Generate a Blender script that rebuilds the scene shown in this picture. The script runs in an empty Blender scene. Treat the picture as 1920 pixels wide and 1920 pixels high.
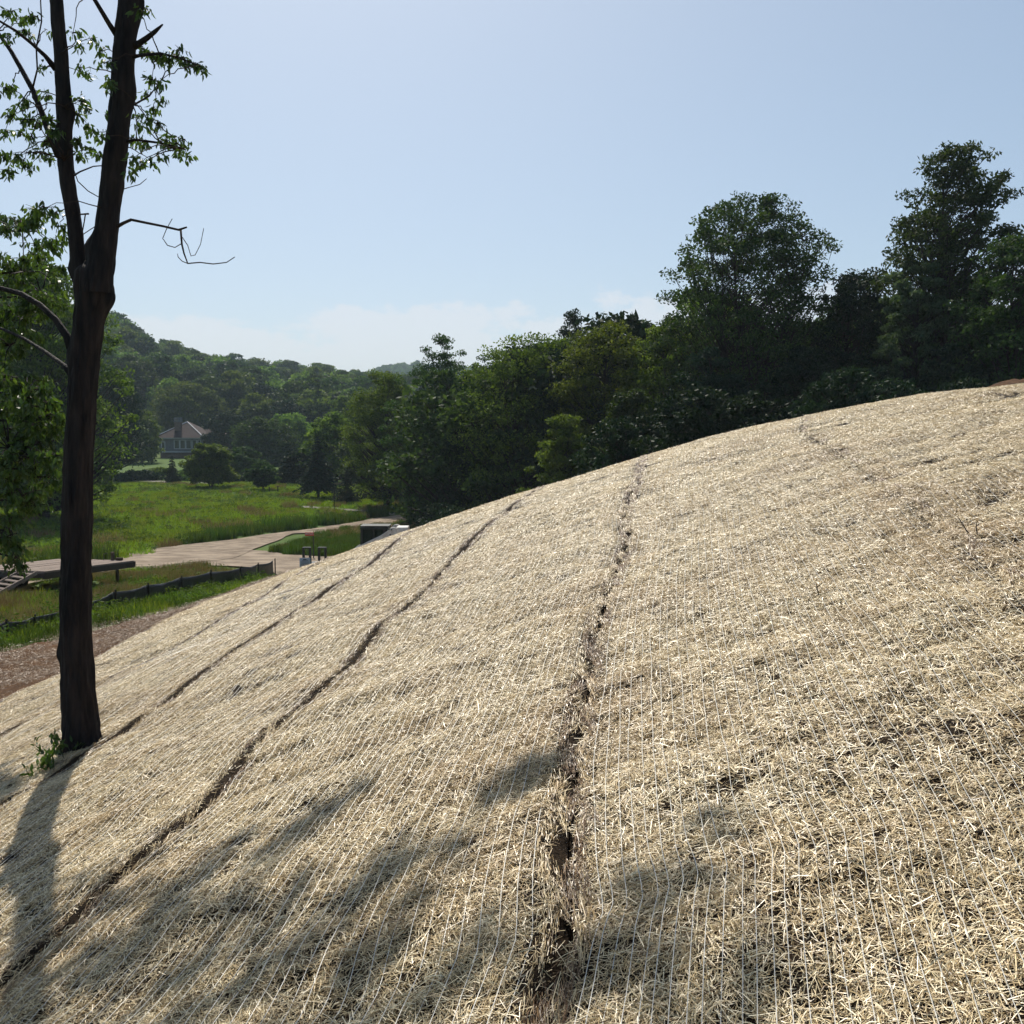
import bpy, bmesh, math, random
import numpy as np
from mathutils import Vector, Matrix

# ------------------------------------------------------------------ camera, sky, sun, exposure
SC = bpy.context.scene
COL = SC.collection
R = math.radians
CZ = 6.4                                   # eye height above the valley floor
F = 1920.0
PITCH = math.atan(170 / 1920.0)            # camera looks slightly down
cam_d = bpy.data.cameras.new('camera')
cam = bpy.data.objects.new('camera', cam_d); COL.objects.link(cam)
cam.location = (0, 0, CZ)
cam.rotation_euler = (math.pi / 2 - PITCH, 0, 0)
cam_d.sensor_fit = 'HORIZONTAL'; cam_d.angle = 2 * math.atan(0.5)
cam_d.clip_start = 0.05; cam_d.clip_end = 6000
SC.camera = cam

SUN_EL, SUN_AZ = R(48), R(-14)             # azimuth from +Y, clockwise positive
SUN = Vector((math.sin(SUN_AZ) * math.cos(SUN_EL), math.cos(SUN_AZ) * math.cos(SUN_EL), math.sin(SUN_EL)))
world = bpy.data.worlds.new('World'); SC.world = world; world.use_nodes = True
nt = world.node_tree; nt.nodes.clear()
def wn(t): return nt.nodes.new(t)
out = wn('ShaderNodeOutputWorld'); bg = wn('ShaderNodeBackground'); sky = wn('ShaderNodeTexSky')
sky.sky_type = 'NISHITA'; sky.sun_disc = False
sky.sun_elevation = SUN_EL; sky.sun_rotation = SUN_AZ
sky.altitude = 200; sky.air_density = 0.8; sky.dust_density = 1.6; sky.ozone_density = 8.0
SKY_STRENGTH = 0.15
bg.inputs['Strength'].default_value = SKY_STRENGTH
# faint cumulus low over the horizon, all the way round
tc = wn('ShaderNodeTexCoord'); mp = wn('ShaderNodeMapping'); mp.inputs['Scale'].default_value = (9.5, 9.5, 17.0)
mp.inputs['Location'].default_value = (3.1, 0.4, 0.9)
nz = wn('ShaderNodeTexNoise'); nz.inputs['Scale'].default_value = 1.0; nz.inputs['Detail'].default_value = 9; nz.inputs['Roughness'].default_value = 0.66
sep = wn('ShaderNodeSeparateXYZ')
band = wn('ShaderNodeMapRange'); band.inputs['From Min'].default_value = 0.045; band.inputs['From Max'].default_value = 0.17
band.inputs['To Min'].default_value = 0.30; band.inputs['To Max'].default_value = -0.28; band.clamp = True
add = wn('ShaderNodeMath'); add.operation = 'ADD'
cr = wn('ShaderNodeMapRange'); cr.inputs['From Min'].default_value = 0.50; cr.inputs['From Max'].default_value = 0.60
cr.inputs['To Min'].default_value = 0.0; cr.inputs['To Max'].default_value = 0.48; cr.clamp = True; cr.interpolation_type = 'SMOOTHSTEP'
mixc = wn('ShaderNodeMix'); mixc.data_type = 'RGBA'
mixc.inputs['B'].default_value = (5.0, 4.9, 5.05, 1)
L = nt.links.new
L(tc.outputs['Generated'], mp.inputs['Vector']); L(mp.outputs['Vector'], nz.inputs['Vector'])
L(tc.outputs['Generated'], sep.inputs['Vector']); L(sep.outputs['Z'], band.inputs['Value'])
L(nz.outputs['Fac'], add.inputs[0]); L(band.outputs['Result'], add.inputs[1]); L(add.outputs[0], cr.inputs['Value'])
L(cr.outputs['Result'], mixc.inputs['Factor']); gm = wn('ShaderNodeGamma'); gm.inputs['Gamma'].default_value = 0.60
ml = wn('ShaderNodeMix'); ml.data_type = 'RGBA'; ml.blend_type = 'MULTIPLY'; ml.inputs['Factor'].default_value = 1; ml.inputs['B'].default_value = (1.43, 1.44, 1.36, 1)
L(sky.outputs['Color'], gm.inputs['Color']); L(gm.outputs['Color'], ml.inputs['A']); L(ml.outputs['Result'], mixc.inputs['A'])
L(mixc.outputs['Result'], bg.inputs['Color']); L(bg.outputs['Background'], out.inputs['Surface'])

sun_d = bpy.data.lights.new('sun', 'SUN'); sun_d.energy = 5.0; sun_d.angle = R(0.55); sun_d.color = (1.0, 0.94, 0.83)
sun = bpy.data.objects.new('sun', sun_d); COL.objects.link(sun); sun.location = (0, 0, 60)
sun.rotation_euler = SUN.to_track_quat('Z', 'Y').to_euler()

vs = SC.view_settings
vs.view_transform = 'Standard'; vs.look = 'None'; vs.exposure = 0.25; vs.gamma = 1.0; vs.use_curve_mapping = False
SC.cycles.max_bounces = 5; SC.cycles.diffuse_bounces = 2; SC.cycles.transparent_max_bounces = 6
SC.cycles.volume_bounces = 1; SC.cycles.transmission_bounces = 4; SC.cycles.glossy_bounces = 2
SC.cycles.use_adaptive_sampling = True; SC.cycles.adaptive_threshold = 0.03

RNG = np.random.default_rng(11)
random.seed(7)

# ------------------------------------------------------------------ helpers
def vnoise(x, y, seed=0):
    x = np.asarray(x, float); y = np.asarray(y, float)
    xi = np.floor(x).astype(np.int64); yi = np.floor(y).astype(np.int64)
    xf = x - xi; yf = y - yi
    u = xf * xf * (3 - 2 * xf); v = yf * yf * (3 - 2 * yf)
    def hsh(a, b):
        n = (a * 374761393 + b * 668265263 + seed * 982451653) & 0xFFFFFFFF
        n = ((n ^ (n >> 13)) * 1274126177) & 0xFFFFFFFF
        return ((n ^ (n >> 16)) & 0xFFFF) / 65535.0
    a = hsh(xi, yi); b = hsh(xi + 1, yi); c = hsh(xi, yi + 1); d = hsh(xi + 1, yi + 1)
    return (a * (1 - u) + b * u) * (1 - v) + (c * (1 - u) + d * u) * v
def fbm(x, y, seed=0, octv=4):
    s = 0; a = 1; t = 0
    for k in range(octv):
        s = s + a * (vnoise(np.asarray(x) * 2 ** k, np.asarray(y) * 2 ** k, seed + 17 * k) - 0.5); t += a; a *= 0.5
    return s / t * 2

def ray(px, py):
    a = (px - 960) / F; b = (960 - py) / F
    return np.array([a, math.cos(PITCH) + b * math.sin(PITCH), -math.sin(PITCH) + b * math.cos(PITCH)])
def at(px, py, Y):
    d = ray(px, py); k = Y / d[1]
    return Vector((d[0] * k, Y, CZ + d[2] * k))
def size(npx, Y): return npx * Y / F

# terrain ----------------------------------------------------------
_xs = np.linspace(-60, 60, 2401)
_sl = np.interp(_xs, [-60, -9, -7, -4, -2, 0, 3, 5, 7, 9, 12, 60], [0, 0, .35, .352, .345, .325, .285, .235, .14, .04, 0, 0])
_P = np.concatenate([[0], np.cumsum((_sl[1:] + _sl[:-1]) / 2 * (_xs[1] - _xs[0]))]); _P = _P - np.interp(0, _xs, _P) - 1.6
def valley(X, Y):
    z = np.interp(Y, [-10, 16, 22, 30, 38, 46, 55, 100, 160], [-3.9, -3.9, -4.2, -4.9, -5.6, -6.1, -6.4, -6.3, -6.0])
    return z + 0.12 * fbm(X / 9, Y / 9, 5, 2) * np.clip((Y - 25) / 20, 0, 1)
# wooded hill beyond the valley: ridge (bearing tangent, ridge distance, ground height)
_RU = np.array([-1.2, -.60, -.45, -.396, -.36, -.328, -.302, -.266, -.229, -.188, -.146, -.083, .02, .3, 1.2])
_RD = np.array([330, 330, 330, 340, 345, 350, 375, 400, 420, 430, 450, 460, 460, 460, 460])
_RH = np.array([42, 39, 30.5, 26, 21, 16, 14, 14, 13.2, 11.8, 10, 8.5, 7, 6, 6])
def wooded(X, Y):
    u = X / np.maximum(Y, 1)
    D = np.interp(u, _RU, _RD); H = np.interp(u, _RU, _RH)
    t = np.clip((Y - 170) / (D - 170), 0, 1)
    s = t ** 0.85
    fall = np.clip((Y - D) / 500, 0, 1) * 14
    return s * (H + 6.2) - fall
def hillside(X, Y):
    q = np.where(Y < 11, 0.021 * Y, 0.021 * Y - 0.0042 * (Y - 11) ** 2)
    return np.interp(X, _xs, _P) + q
def h0(X, Y):
    X = np.asarray(X, float); Y = np.asarray(Y, float)
    a = hillside(X, Y); b = valley(X, Y)
    k = .45; t = np.clip((a - b) / k * .5 + .5, 0, 1)
    return b * (1 - t) + a * t + k * t * (1 - t) * .5 + wooded(X, Y) + CZ
def lumps(X, Y):
    """wrinkles and hollows of the graded soil under the straw"""
    fade = np.clip((X + 8.5) / 2, 0, 1) * np.clip((34 - Y) / 10, 0, 1)
    n = 0.055 * fbm(X / 1.5, Y / 1.1, 3, 3) + 0.036 * fbm(X / .50, Y / .36, 9, 2) * np.clip(1.25 - Y / 14, .35, 1)
    return n * fade
def h(X, Y): return h0(X, Y) + lumps(X, Y)
def hs(x, y): return float(h(np.array([x]), np.array([y]))[0])
def hit(px, py, tmax=70):
    d = ray(px, py); t = np.linspace(.5, tmax, 7000)
    i = int(np.argmax(CZ + d[2] * t < h0(d[0] * t, d[1] * t)))
    return d[0] * t[i], d[1] * t[i]
def normals(X, Y, e=.06):
    dx = (h(X + e, Y) - h(X - e, Y)) / (2 * e); dy = (h(X, Y + e) - h(X, Y - e)) / (2 * e)
    n = np.stack([-dx, -dy, np.ones_like(dx)], -1)
    return n / np.linalg.norm(n, axis=-1, keepdims=True)

# mesh building ----------------------------------------------------
def mesh_np(name, V, faces, k, attrs=None, smooth=False):
    """V (N,3), faces (M,k) -> mesh, fast"""
    V = np.asarray(V, np.float32); faces = np.asarray(faces, np.int32)
    me = bpy.data.meshes.new(name)
    me.vertices.add(len(V)); me.vertices.foreach_set('co', V.ravel())
    m = len(faces)
    me.loops.add(m * k); me.loops.foreach_set('vertex_index', faces.ravel())
    me.polygons.add(m)
    me.polygons.foreach_set('loop_start', np.arange(0, m * k, k, dtype=np.int32))
    if smooth: me.polygons.foreach_set('use_smooth', np.ones(m, bool))
    for an, arr in (attrs or {}).items():
        arr = np.asarray(arr)
        if arr.ndim == 1 and arr.dtype.kind == 'i':
            a = me.attributes.new(an, 'INT', 'POINT'); a.data.foreach_set('value', arr.astype(np.int32))
        elif arr.ndim == 1:
            a = me.attributes.new(an, 'FLOAT', 'POINT'); a.data.foreach_set('value', arr.astype(np.float32))
        else:
            a = me.attributes.new(an, 'FLOAT_VECTOR', 'POINT'); a.data.foreach_set('vector', arr.astype(np.float32).ravel())
    me.update(calc_edges=True); me.validate()
    return me
def link(name, me, mat=None, parent=None):
    o = bpy.data.objects.new(name, me); COL.objects.link(o)
    if mat is not None and me is not None and len(me.materials) == 0: me.materials.append(mat)
    if parent is not None: o.parent = parent
    return o
def tag(o, label=None, cat=None, group=None, kind=None):
    if label: o['label'] = label
    if cat: o['category'] = cat
    if group: o['group'] = group
    if kind: o['kind'] = kind
    return o
def thing(name, loc, label, cat, group=None, rz=0.0):
    o = bpy.data.objects.new(name, None); COL.objects.link(o)
    o.location = loc; o.rotation_euler = (0, 0, rz); o.empty_display_size = .2
    return tag(o, label, cat, group)

class MB:
    def __init__(s): s.v = []; s.f = []
    def box(s, c, d, M=None, taper=1.0):
        n = len(s.v)
        for z in (-1, 1):
            for x, y in ((-1, -1), (1, -1), (1, 1), (-1, 1)):
                k = taper if z > 0 else 1
                p = Vector((x * d[0] / 2 * k, y * d[1] / 2 * k, z * d[2] / 2))
                if M is not None: p = M @ p
                s.v.append(tuple(Vector(c) + p))
        for a in ((0, 3, 2, 1), (4, 5, 6, 7), (0, 1, 5, 4), (1, 2, 6, 5), (2, 3, 7, 6), (3, 0, 4, 7)): s.f.append(tuple(n + i for i in a))
        return s
    def tube(s, pts, rad, n=8, cap=True):
        pts = [Vector(p) for p in pts]; b = len(s.v)
        up = Vector((0, 0, 1))
        prev = None
        for i, p in enumerate(pts):
            t = (pts[min(i + 1, len(pts) - 1)] - pts[max(i - 1, 0)]).normalized()
            if prev is None:
                a = t.cross(Vector((.3, 1, .1)) if abs(t.z) > .9 else up).normalized()
            else:
                a = (prev - t * prev.dot(t)).normalized()
            prev = a; c = t.cross(a); r = rad[i] if hasattr(rad, '__len__') else rad
            for k in range(n):
                w = 2 * math.pi * k / n
                s.v.append(tuple(p + (a * math.cos(w) + c * math.sin(w)) * r))
        for i in range(len(pts) - 1):
            for k in range(n):
                s.f.append((b + i * n + k, b + i * n + (k + 1) % n, b + (i + 1) * n + (k + 1) % n, b + (i + 1) * n + k))
        if cap:
            s.f.append(tuple(b + k for k in range(n - 1, -1, -1)))
            e = b + (len(pts) - 1) * n; s.f.append(tuple(e + k for k in range(n)))
        return s
    def prism(s, poly, axis, w):
        """poly: list of 3D points (planar), extruded by vector axis*w"""
        b = len(s.v); n = len(poly); ax = Vector(axis) * w
        for p in poly: s.v.append(tuple(Vector(p)))
        for p in poly: s.v.append(tuple(Vector(p) + ax))
        s.f.append(tuple(b + i for i in range(n - 1, -1, -1))); s.f.append(tuple(b + n + i for i in range(n)))
        for i in range(n): s.f.append((b + i, b + (i + 1) % n, b + n + (i + 1) % n, b + n + i))
        return s
    def mesh(s, name, bevel=0.0, smooth=False):
        me = bpy.data.meshes.new(name); me.from_pydata(s.v, [], s.f)
        bm = bmesh.new(); bm.from_mesh(me); bmesh.ops.recalc_face_normals(bm, faces=bm.faces)
        if bevel: bmesh.ops.bevel(bm, geom=bm.edges[:], offset=bevel, segments=1, affect='EDGES', clamp_overlap=True)
        bm.to_mesh(me); bm.free()
        if smooth: me.polygons.foreach_set('use_smooth', np.ones(len(me.polygons), bool))
        me.update(); return me
    def build(s, name, mat, parent=None, bevel=0.0, smooth=False): return link(name, s.mesh(name, bevel, smooth), mat, parent)

# ------------------------------------------------------------------ materials
def newmat(name):
    m = bpy.data.materials.new(name); m.use_nodes = True
    n = m.node_tree; n.nodes.clear()
    o = n.nodes.new('ShaderNodeOutputMaterial')
    return m, n, o
def principled(n, col=None, rough=.7, spec=.3, metal=0):
    p = n.nodes.new('ShaderNodeBsdfPrincipled')
    if col: p.inputs['Base Color'].default_value = (*col, 1)
    p.inputs['Roughness'].default_value = rough; p.inputs['Specular IOR Level'].default_value = spec; p.inputs['Metallic'].default_value = metal
    return p
def noise_col(n, c1, c2, scale, detail=6, lo=.35, hi=.65, coord='Object', rough=.6, stretch=None):
    t = n.nodes.new('ShaderNodeTexCoord'); z = n.nodes.new('ShaderNodeTexNoise')
    z.inputs['Scale'].default_value = scale; z.inputs['Detail'].default_value = detail; z.inputs['Roughness'].default_value = rough
    src = t.outputs[coord]
    if stretch:
        mpn = n.nodes.new('ShaderNodeMapping'); mpn.inputs['Scale'].default_value = stretch; n.links.new(src, mpn.inputs['Vector']); src = mpn.outputs['Vector']
    n.links.new(src, z.inputs['Vector'])
    r = n.nodes.new('ShaderNodeMapRange'); r.inputs['From Min'].default_value = lo; r.inputs['From Max'].default_value = hi
    n.links.new(z.outputs['Fac'], r.inputs['Value'])
    m = n.nodes.new('ShaderNodeMix'); m.data_type = 'RGBA'; m.inputs['A'].default_value = (*c1, 1); m.inputs['B'].default_value = (*c2, 1)
    n.links.new(r.outputs['Result'], m.inputs['Factor'])
    return m, z, src
def simple(name, c1, c2=None, scale=8, rough=.7, spec=.3, bump=0.0, bump_scale=None, metal=0, stretch=None):
    m, n, o = newmat(name); p = principled(n, c1, rough, spec, metal)
    c2 = c2 or tuple(x * .75 for x in c1)
    mx, z, src = noise_col(n, c1, c2, scale, stretch=stretch)
    n.links.new(mx.outputs['Result'], p.inputs['Base Color'])
    if bump:
        b = n.nodes.new('ShaderNodeBump'); b.inputs['Strength'].default_value = bump; b.inputs['Distance'].default_value = .02
        z2 = n.nodes.new('ShaderNodeTexNoise'); z2.inputs['Scale'].default_value = bump_scale or scale * 3; z2.inputs['Detail'].default_value = 8
        n.links.new(src, z2.inputs['Vector']); n.links.new(z2.outputs['Fac'], b.inputs['Height']); n.links.new(b.outputs['Normal'], p.inputs['Normal'])
    n.links.new(p.outputs['BSDF'], o.inputs['Surface'])
    return m
def leafmat(name, dark, mid, light, trans=.4, rough=.65, spec=.08, warm=1.0, objvar=True):
    m, n, o = newmat(name)
    a = n.nodes.new('ShaderNodeAttribute'); a.attribute_name = 'tint'
    cr_ = n.nodes.new('ShaderNodeValToRGB'); e = cr_.color_ramp.elements
    e[0].position = 0; e[0].color = (*dark, 1); e[1].position = 1; e[1].color = (*light, 1)
    k = cr_.color_ramp.elements.new(.5); k.color = (*mid, 1)
    n.links.new(a.outputs['Fac'], cr_.inputs['Fac'])
    col = cr_.outputs['Color']
    if objvar:
        oi = n.nodes.new('ShaderNodeObjectInfo'); hv = n.nodes.new('ShaderNodeHueSaturation')
        r1 = n.nodes.new('ShaderNodeMapRange'); r1.inputs['To Min'].default_value = .475; r1.inputs['To Max'].default_value = .52
        r2 = n.nodes.new('ShaderNodeMapRange'); r2.inputs['To Min'].default_value = .62 if name == 'hill_leaf' else .8; r2.inputs['To Max'].default_value = 1.4 if name == 'hill_leaf' else 1.2
        n.links.new(oi.outputs['Random'], r1.inputs['Value']); n.links.new(oi.outputs['Random'], r2.inputs['Value'])
        n.links.new(r1.outputs['Result'], hv.inputs['Hue']); n.links.new(r2.outputs['Result'], hv.inputs['Value'])
        n.links.new(col, hv.inputs['Color']); col = hv.outputs['Color']
    p = principled(n, None, rough, spec); n.links.new(col, p.inputs['Base Color'])
    t = n.nodes.new('ShaderNodeBsdfTranslucent')
    g = n.nodes.new('ShaderNodeMix'); g.data_type = 'RGBA'; g.blend_type = 'MULTIPLY'; g.inputs['Factor'].default_value = 1
    g.inputs['B'].default_value = (1.5 * warm, 1.55, .7, 1); n.links.new(col, g.inputs['A']); n.links.new(g.outputs['Result'], t.inputs['Color'])
    mix = n.nodes.new('ShaderNodeMixShader'); mix.inputs['Fac'].default_value = trans
    n.links.new(p.outputs['BSDF'], mix.inputs[1]); n.links.new(t.outputs['BSDF'], mix.inputs[2]); n.links.new(mix.outputs['Shader'], o.inputs['Surface'])
    return m
M = {}
M['leaf_wood'] = leafmat('leaf_wood', (.018, .036, .014), (.034, .060, .020), (.060, .095, .028), .28)
M['leaf_light'] = leafmat('leaf_light', (.042, .068, .016), (.078, .115, .024), (.128, .17, .036), .38)
M['leaf_dark'] = leafmat('leaf_dark', (.010, .022, .012), (.017, .034, .018), (.03, .052, .024), .15)
M['leaf_near'] = leafmat('leaf_near', (.03, .06, .015), (.05, .09, .02), (.085, .13, .028), .4, rough=.42, spec=.4, objvar=False)
M['leaf_silver'] = leafmat('leaf_silver', (.035, .06, .03), (.06, .095, .05), (.10, .14, .085), .25)
M['needle'] = leafmat('needle', (.010, .025, .016), (.018, .038, .022), (.03, .055, .03), .1)
M['hill_leaf'] = leafmat('hill_leaf', (.05, .085, .026), (.085, .13, .034), (.125, .175, .045), .34)
M['grass'] = leafmat('grass', (.085, .135, .016), (.125, .18, .026), (.18, .23, .04), .4, objvar=True)
M['grass_dark'] = leafmat('grass_dark', (.03, .06, .012), (.05, .09, .018), (.085, .12, .03), .3)
M['grass_seed'] = leafmat('grass_seed', (.10, .085, .035), (.19, .135, .075), (.26, .18, .11), .2, warm=.9)
M['weed'] = leafmat('weed', (.038, .07, .014), (.065, .105, .02), (.10, .145, .03), .38)
M['bark'] = simple('bark', (.032, .023, .020), (.006, .005, .006), 14, .85, .25, bump=1.0, bump_scale=30, stretch=(1, 1, .18))
M['bark_far'] = simple('bark_far', (.045, .036, .03), (.025, .02, .018), 4, .95, .1)
M['twig'] = simple('twig', (.05, .035, .028), (.03, .022, .018), 20, .9, .1)
M['gravel'] = simple('gravel', (.30, .24, .18), (.15, .115, .085), 1.1, .95, .1, bump=1.0, bump_scale=18)
M['lane'] = simple('lane', (.17, .155, .13), (.12, .115, .08), .6, .9, .1)
M['soil'] = simple('soil', (.095, .047, .021), (.05, .026, .013), 5, .95, .1, bump=.9, bump_scale=25)
M['fabric'] = simple('fabric', (.022, .022, .027), (.035, .035, .042), 12, .45, .5, bump=.4, bump_scale=60)
M['stake'] = simple('stake', (.05, .042, .035), (.03, .026, .022), 10, .9, .1)
M['plank'] = simple('plank', (.27, .215, .175), (.17, .13, .11), 5, .9, .15, bump=.5, bump_scale=40, stretch=(1, 8, 8))
M['steel_dark'] = simple('steel_dark', (.03, .026, .025), (.055, .035, .028), 6, .6, .4)
M['black_paint'] = simple('black_paint', (.012, .013, .014), (.02, .021, .022), 8, .4, .4)
M['white_paint'] = simple('white_paint', (.62, .60, .56), (.42, .38, .34), 6, .5, .4)
M['grey_paint'] = simple('grey_paint', (.07, .07, .07), (.05, .05, .05), 6, .6, .2)
M['red_paint'] = simple('red_paint', (.50, .018, .014), (.38, .015, .012), 6, .4, .4)
M['sign_white'] = simple('sign_white', (.52, .52, .60), (.42, .42, .50), 10, .5, .3)
M['ink'] = simple('ink', (.05, .05, .07), None, 10, .7, .2)
M['letter'] = simple('letter', (.55, .53, .5), None, 10, .5, .3)
M['rubber'] = simple('rubber', (.02, .02, .02), None, 10, .9, .2)
M['roof'] = simple('roof', (.050, .032, .031), (.036, .024, .024), 2.2, .9, .15)
M['siding'] = simple('siding', (.13, .135, .15), (.10, .105, .12), 3, .8, .2)
M['trim'] = simple('trim', (.36, .38, .41), (.3, .31, .34), 3, .6, .3)
M['brick'] = simple('brick', (.17, .12, .10), (.10, .07, .06), 6, .9, .1)
M['stone'] = simple('stone', (.26, .24, .21), (.16, .15, .13), 6, .9, .2, bump=.5, bump_scale=14)
M['deadwood'] = simple('deadwood', (.10, .075, .055), (.06, .045, .035), 12, .9, .1)
mg, ng, og = newmat('glass_dark'); pg = principled(ng, (.02, .026, .032), .08, .6)
ng.links.new(pg.outputs['BSDF'], og.inputs['Surface']); M['glass'] = mg
mg, ng, og = newmat('cab_glass'); pg = principled(ng, (.02, .024, .025), .06, .5); tr = ng.nodes.new('ShaderNodeBsdfTransparent'); tr.inputs['Color'].default_value = (.75, .8, .78, 1)
mxs = ng.nodes.new('ShaderNodeMixShader'); mxs.inputs['Fac'].default_value = .55
ng.links.new(pg.outputs['BSDF'], mxs.inputs[1]); ng.links.new(tr.outputs['BSDF'], mxs.inputs[2]); ng.links.new(mxs.outputs['Shader'], og.inputs['Surface']); M['cab_glass'] = mg
# straw
def strawmat(name, lo, mid, hi, inst_dark=.75):
    m, n, o = newmat(name)
    a = n.nodes.new('ShaderNodeAttribute'); a.attribute_name = 'tint'
    cr_ = n.nodes.new('ShaderNodeValToRGB'); e = cr_.color_ramp.elements
    e[0].position = 0; e[0].color = (*lo, 1); e[1].position = 1; e[1].color = (*hi, 1); k = cr_.color_ramp.elements.new(.45); k.color = (*mid, 1)
    n.links.new(a.outputs['Fac'], cr_.inputs['Fac'])
    w = n.nodes.new('ShaderNodeAttribute'); w.attribute_name = 'warm'; w.attribute_type = 'INSTANCER'
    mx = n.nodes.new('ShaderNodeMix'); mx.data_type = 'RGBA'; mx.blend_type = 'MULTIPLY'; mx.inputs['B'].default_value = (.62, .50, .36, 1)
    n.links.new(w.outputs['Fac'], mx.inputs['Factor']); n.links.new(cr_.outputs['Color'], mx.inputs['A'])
    p = principled(n, None, .40, .5); n.links.new(mx.outputs['Result'], p.inputs['Base Color'])
    n.links.new(p.outputs['BSDF'], o.inputs['Surface'])
    return m
M['straw'] = strawmat('straw', (.15, .086, .033), (.59, .435, .215), (.93, .80, .53))
M['straw_brown'] = strawmat('straw_brown', (.07, .035, .014), (.20, .11, .045), (.38, .245, .115))
M['mat'] = simple('mat', (.032, .020, .011), (.012, .008, .005), 22, .95, .1, bump=1.0, bump_scale=60)
M['thread'] = simple('thread', (.64, .61, .54), None, 30, .5, .4)
# ground with patches of lawn, meadow and bare earth
mg, ng, og = newmat('ground_cover'); pg = principled(ng, (.06, .09, .025), .95, .1)
m1, z1, s1 = noise_col(ng, (.055, .095, .018), (.085, .13, .028), .35, 8, .35, .65)
m2, z2, s2 = noise_col(ng, (.055, .095, .018), (.075, .085, .03), .09, 5, .5, .75)
fx = ng.nodes.new('ShaderNodeMix'); fx.data_type = 'RGBA'; fx.inputs['Factor'].default_value = .45
ng.links.new(m1.outputs['Result'], fx.inputs['A']); ng.links.new(m2.outputs['Result'], fx.inputs['B']); ng.links.new(fx.outputs['Result'], pg.inputs['Base Color'])
ng.links.new(pg.outputs['BSDF'], og.inputs['Surface']); M['ground'] = mg

# ------------------------------------------------------------------ instancing of uncountable stuff
def stuff_nodes(name, objs):
    """node group: puts the shapes in objs on the points of the object it is used on"""
    c = bpy.data.collections.new(name + '_shapes')
    for o in objs: c.objects.link(o)
    g = bpy.data.node_groups.new(name, 'GeometryNodeTree')
    g.interface.new_socket('Geometry', in_out='INPUT', socket_type='NodeSocketGeometry')
    g.interface.new_socket('Geometry', in_out='OUTPUT', socket_type='NodeSocketGeometry')
    N = g.nodes; gi = N.new('NodeGroupInput'); go = N.new('NodeGroupOutput')
    ip = N.new('GeometryNodeInstanceOnPoints'); ci = N.new('GeometryNodeCollectionInfo')
    ci.inputs['Collection'].default_value = c; ci.inputs['Separate Children'].default_value = True; ci.inputs['Reset Children'].default_value = True
    def attr(nm, t):
        a = N.new('GeometryNodeInputNamedAttribute'); a.data_type = t; a.inputs['Name'].default_value = nm
        return [s for s in a.outputs if s.name == 'Attribute' and s.enabled][0]
    er = N.new('FunctionNodeEulerToRotation')
    l = g.links.new
    l(gi.outputs[0], ip.inputs['Points']); l(ci.outputs[0], ip.inputs['Instance']); ip.inputs['Pick Instance'].default_value = True
    l(attr('idx', 'INT'), ip.inputs['Instance Index']); l(attr('rot', 'FLOAT_VECTOR'), er.inputs[0]); l(er.outputs[0], ip.inputs['Rotation'])
    l(attr('scl', 'FLOAT_VECTOR'), ip.inputs['Scale']); l(ip.outputs[0], go.inputs[0])
    return g
def scatter(name, pts, rot, idx, scl, group, parent=None, warm=None):
    n = len(pts)
    scl = np.asarray(scl, float)
    if scl.ndim == 1: scl = np.repeat(scl[:, None], 3, 1)
    at_ = {'rot': rot, 'idx': np.asarray(idx, np.int32), 'scl': scl}
    at_['warm'] = np.zeros(n, float) if warm is None else np.asarray(warm, float)
    me = mesh_np(name, pts, np.zeros((0, 3), np.int32), 3, at_)
    o = link(name, me, None, parent)
    md = o.modifiers.new('scatter', 'NODES'); md.node_group = group
    o['kind'] = 'stuff'
    return o
def euler_from_normal(n, spin):
    """rotation taking Z to n with a spin about it, as XYZ Euler angles"""
    n = np.asarray(n); N_ = len(n)
    x = np.stack([np.cos(spin), np.sin(spin), np.zeros(N_)], -1)
    x = x - n * (x * n).sum(-1, keepdims=True); x /= np.linalg.norm(x, axis=-1, keepdims=True)
    y = np.cross(n, x)
    ry = -np.arcsin(np.clip(x[:, 2], -1, 1)); rx = np.arctan2(y[:, 2], n[:, 2]); rz = np.arctan2(x[:, 1], x[:, 0])
    return np.stack([rx, ry, rz], -1)
def euler_z(spin):
    z = np.zeros_like(spin); return np.stack([z, z, spin], -1)

def ribbons(rng, P, A, Lw, W, bend, tint, roll):
    """thin two-segment blades: P centre, A direction (unit), Lw length, W width"""
    n = len(P)
    up = np.tile(np.array([0, 0, 1.0]), (n, 1))
    S = np.cross(A, up); S /= np.maximum(np.linalg.norm(S, axis=1, keepdims=True), 1e-6)
    U = np.cross(S, A)
    S2 = S * np.cos(roll)[:, None] + U * np.sin(roll)[:, None]
    B = U * bend[:, None]
    a = P - A * (Lw / 2)[:, None]; c = P + A * (Lw / 2)[:, None]; b = P + B
    w = (S2 * (W / 2)[:, None])
    V = np.stack([a - w, a + w, b - w, b + w, c - w * .7, c + w * .7], 1).reshape(-1, 3)
    i = np.arange(n)[:, None] * 6
    Fq = np.concatenate([i + np.array([[0, 1, 3, 2]]), i + np.array([[2, 3, 5, 4]])], 0)
    return V, Fq, np.repeat(tint, 6)

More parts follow.
